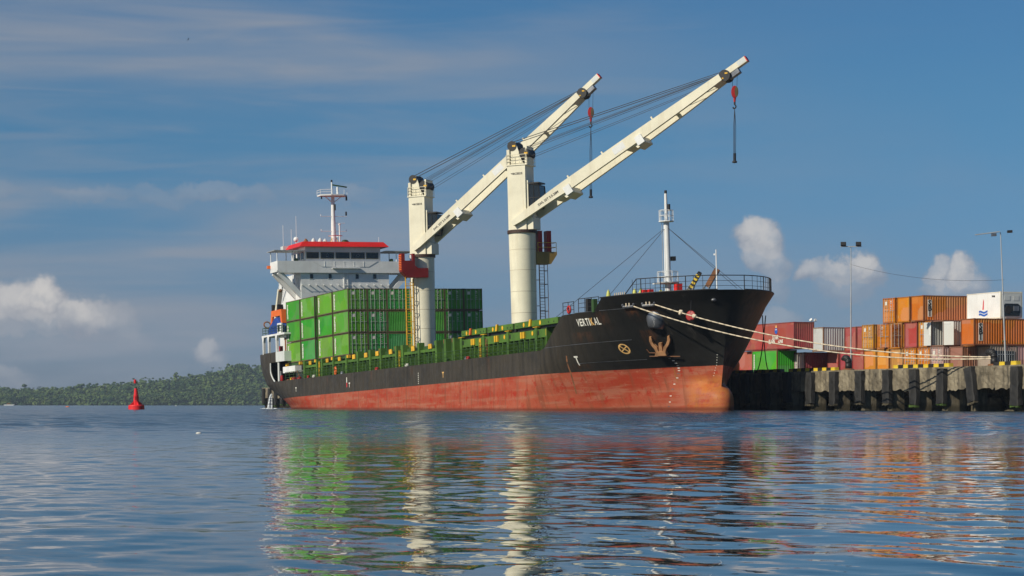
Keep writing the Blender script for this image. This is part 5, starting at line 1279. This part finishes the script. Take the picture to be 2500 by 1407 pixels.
# ---------------------------------------------------------------- cargo on deck
GR = [(.030, .27, .010), (.085, .30, .008), (.022, .27, .022), (.050, .28, .012), (.028, .25, .036), (.115, .31, .010), (.040, .26, .010)]
CG = 'green containers carried on deck'
tiers = ['bottom', 'middle', 'top']; cols = ['first', 'second', 'third', 'fourth', 'fifth', 'sixth', 'seventh']
rr = random.Random(21)
def ship_box(s_front, t, k, color, label, front, letters=True, seed=0):
    c = container(SHIP @ TR(s_front-3.03, t, 4.51+2.68*k), color, label, CG, front=front, fcol=(.10, .085, .035, 1), H=2.63)
    if letters: strip_letters(c, -2.30, -1, 2.63, seed=seed, wid=.52)
    return c
for k in range(3):
    for i in range(7):
        t = -8.68+1.24+2.48*i; col = list(rr.choice(GR))
        if i > 0: col = [(.035, .26, .03), (.055, .28, .02), (.025, .24, .05)][rr.randrange(3)]
        fr = 'corr' if (i == 2 and k < 2) or (i in (3, 4) and k < 2) else 'doors'
        lab = (f'green container on the sunlit corner of the deck stack, {tiers[k]} tier' if i == 0 else f'green container in the stack\'s bow-facing front, {tiers[k]} tier, {cols[i]} from the left')
        ship_box(35, t, k, col, lab, fr, i == 0, 40+k)
for j, sf in enumerate((28.64, 21.38, 15.02)):
    for k in range(3):
        ship_box(sf, -8.68+1.24, k, rr.choice(GR), f'green container with white vertical lettering, {tiers[k]} tier, {("second", "third", "farthest")[j]} bay back from the sunlit corner', 'corr', True, 50+j*3+k)
# lashing gear at container feet
for s in (35.0, 28.8, 21.9, 15.2, 9.2):
    MB().box(s-.25, s+.25, -8.9, -8.5, 4.15, 4.5).build('container_foot', M['yellow'], ship)

# ---------------------------------------------------------------- mooring lines
def rope(p0, p1, sag, r, label, knots=()):
    mb = MB(); n = 48; pts = []
    for i in range(n+1):
        f = i/n; p = p0.lerp(p1, f); p = p-Vector((0, 0, sag*4*f*(1-f))); pts.append(p)
    mb.path(pts, r, 6)
    for f in knots:
        i = int(f*n)
        for _ in range(5): o_ = Vector((random.uniform(-.1, .1), random.uniform(-.1, .1), random.uniform(-.1, .1))); mb.ball(tuple(pts[i].lerp(pts[i+1], f*n-i)+o_), .16, 7)
    tag(mb.build('mooring_rope', M['rope'], smooth=True), label, 'rope', 'mooring ropes from the bow')
bq = q(5.1, .85, QZ+.55)
rope(SHIP @ hp(111.75, 5.62, .18), bq, 1.45, .058, 'lower pale mooring rope leading from the after fairlead to the quay')
rope(SHIP @ hp(113.65, 5.66, .18), bq+Vector((0, 0, .12)), 1.15, .058, 'upper knotted mooring rope leading from the forward fairlead to the quay', (.085, .13))
mb = MB(); a = SHIP @ Vector((112.5, 5.8, 4.6)); b = q(47, 1.0, QZ+.3); pts = [a.lerp(b, i/20)-Vector((0, 0, 1.1*4*(i/20)*(1-i/20))) for i in range(21)]; mb.path(pts, .05, 5)
tag(mb.build('mooring_rope', M['black']), 'dark slack rope hanging from the far side of the bow to the quay', 'rope')
mb = MB(); a = SHIP @ Vector((112.2, 6.3, 4.6)); b = q(50, 1.0, QZ+.3); pts = [a.lerp(b, i/20)-Vector((0, 0, 1.7*4*(i/20)*(1-i/20))) for i in range(21)]; mb.path(pts, .05, 5)
tag(mb.build('mooring_rope', M['black']), 'second dark slack rope beside the first, beyond the bow', 'rope')

# water running out of the stern
o0 = SHIP @ Vector((3.6, -9.2, .70)); rr = random.Random(9); mb = MB()
out = (SHIP.to_3x3() @ Vector((.15, -1, 0))).normalized()
for i in range(26):
    a = rr.uniform(-.14, .14); b_ = rr.uniform(.35, .75); pts = []
    for k in range(8):
        f = k/7; pts.append(o0+out*(b_*f+.1)+Vector((a*(.4+f)+.25*f, 0, -(o0.z)*f*f-.0)))
    for k in range(7): mb.tube(pts[k], pts[k+1], .035+.02*k/7, 4, .035+.02*(k+1)/7)
for i in range(40):
    a = rr.uniform(0, 6.28); d = rr.uniform(0, .8); p = o0+out*.7+Vector((math.cos(a)*d*1.5, math.sin(a)*d, 0)); mb.ball((p.x, p.y, .02), rr.uniform(.05, .16), 6, (1, 1, .5))
tag(mb.build('water_discharge', M['foam'], smooth=True), 'white water pouring from the ship\'s stern into the sea', None, None, 'stuff')

# ---------------------------------------------------------------- buoy, boat, bird
def buoy():
    D = 262.0; X = (333-1250)/5700*D
    r = empty('navigation_buoy', TR(X, D, 0) @ Matrix.Rotation(R(-1.5), 4, 'Y')); tag(r, 'red navigation buoy floating left of the ship', 'buoy')
    MB().lathe([(.001, -.3), (.80, -.3), (.90, -.1), (.90, .40), (.84, .50), (.001, .54)], 28).build('float', M['buoyred'], r, smooth=False)
    mb = MB()
    for k in range(4):
        a = k*math.pi/2+.5; ca, sa = math.cos(a), math.sin(a)
        mb.add([(.76*ca-.04*sa, .76*sa+.04*ca, .52), (.22*ca-.04*sa, .22*sa+.04*ca, .98), (.22*ca-.04*sa, .22*sa+.04*ca, .5), (.76*ca+.04*sa, .76*sa-.04*ca, .52), (.22*ca+.04*sa, .22*sa-.04*ca, .98), (.22*ca+.04*sa, .22*sa-.04*ca, .5)], [(0, 1, 2), (3, 4, 5), (0, 1, 4, 3), (1, 2, 5, 4)])
    mb.build('leg', M['buoyred'], r)
    MB().lathe([(.30, .5), (.32, .95), (.30, 1.0), (.28, 1.62), (.24, 1.64), (.17, 2.36), (.001, 2.36)], 10).build('tower', M['buoyred'], r)
    MB().box(-.10, .10, -.31, -.27, 1.05, 1.45).build('number_plate', M['red'], r)
    MB().tube((.03, 0, 2.36), (.03, 0, 2.55), .08, 8).build('lantern', M['glass'], r); MB().tube((-.04, 0, 2.36), (-.06, 0, 2.95), .02, 5).build('topmark_rod', M['steel'], r)
    MB().lathe([(.001, 2.93), (.145, 2.93), (.145, 3.36), (.001, 3.36)], 14, TR(-.06, 0, 0)).build('topmark', M['buoyred'], r)
buoy()
D = 1450.0; X = (22-1250)/5700*D; bt = empty('fishing_boat', TR(X, D, 0)); tag(bt, 'tiny pale boat near the far shore at the left edge', 'boat')
MB().prism([(-3, .1), (2.6, .1), (3.6, .8), (-3.2, .75)], -.5, .5, axis='y').build('hull', M['grey'], bt); MB().box(-1.2, .6, -.4, .4, .78, 1.6).build('cabin', M['rust'], bt); MB().tube((.8, 0, .78), (.8, 0, 3.2), .06).build('mast', M['rust'], bt)
for k, (x, y, d) in enumerate(((165, 0, 560), (430, 0, 1100), (485, 0, 41))):
    X = (x-1250)/5700*d; s_ = (.032 if d < 100 else .3); tag(MB().ball((X, d, s_*.1), s_, 10, (1.6, 1, .6)).build('float', M['orange'] if k == 0 else M['mark'], smooth=True), ('small orange float left of the red buoy', 'tiny pale float near the far shore', 'small pale object drifting on the near water')[k], 'float')
D = 300; bx, bz = (458-1250)/5700*D, (989-98)/5700*D+.5
bd = MB(); bd.add([(bx, D, bz), (bx+.10, D+.05, bz+.06), (bx+.18, D, bz+.30), (bx+.03, D-.02, bz+.14), (bx-.08, D, bz-.1), (bx+.02, D, bz-.03), (bx-.16, D+.04, bz-.22), (bx+.13, D, bz-.02)], [(0, 1, 2), (0, 2, 3), (0, 5, 4), (0, 6, 4), (1, 0, 7)]); tag(bd.build('bird', M['black']), 'dark bird flying high in the sky at the upper left', 'bird')

# ---------------------------------------------------------------- haze over the whole harbour
hz = bpy.data.materials.new('haze_air'); hz.use_nodes = True; t = NT(hz.node_tree)
pv_ = t.n('ShaderNodeVolumePrincipled', ins={'Color': (.62, .76, .95, 1), 'Density': .000085, 'Anisotropy': 0.0})
t.link(pv_.outputs[0], t.n('ShaderNodeOutputMaterial').inputs['Volume'])
o = MB().box(-4200, 4200, -120, 3700, -2.5, 95).build('haze', hz); tag(o, 'thin bluish haze over the harbour', None, None, 'stuff')
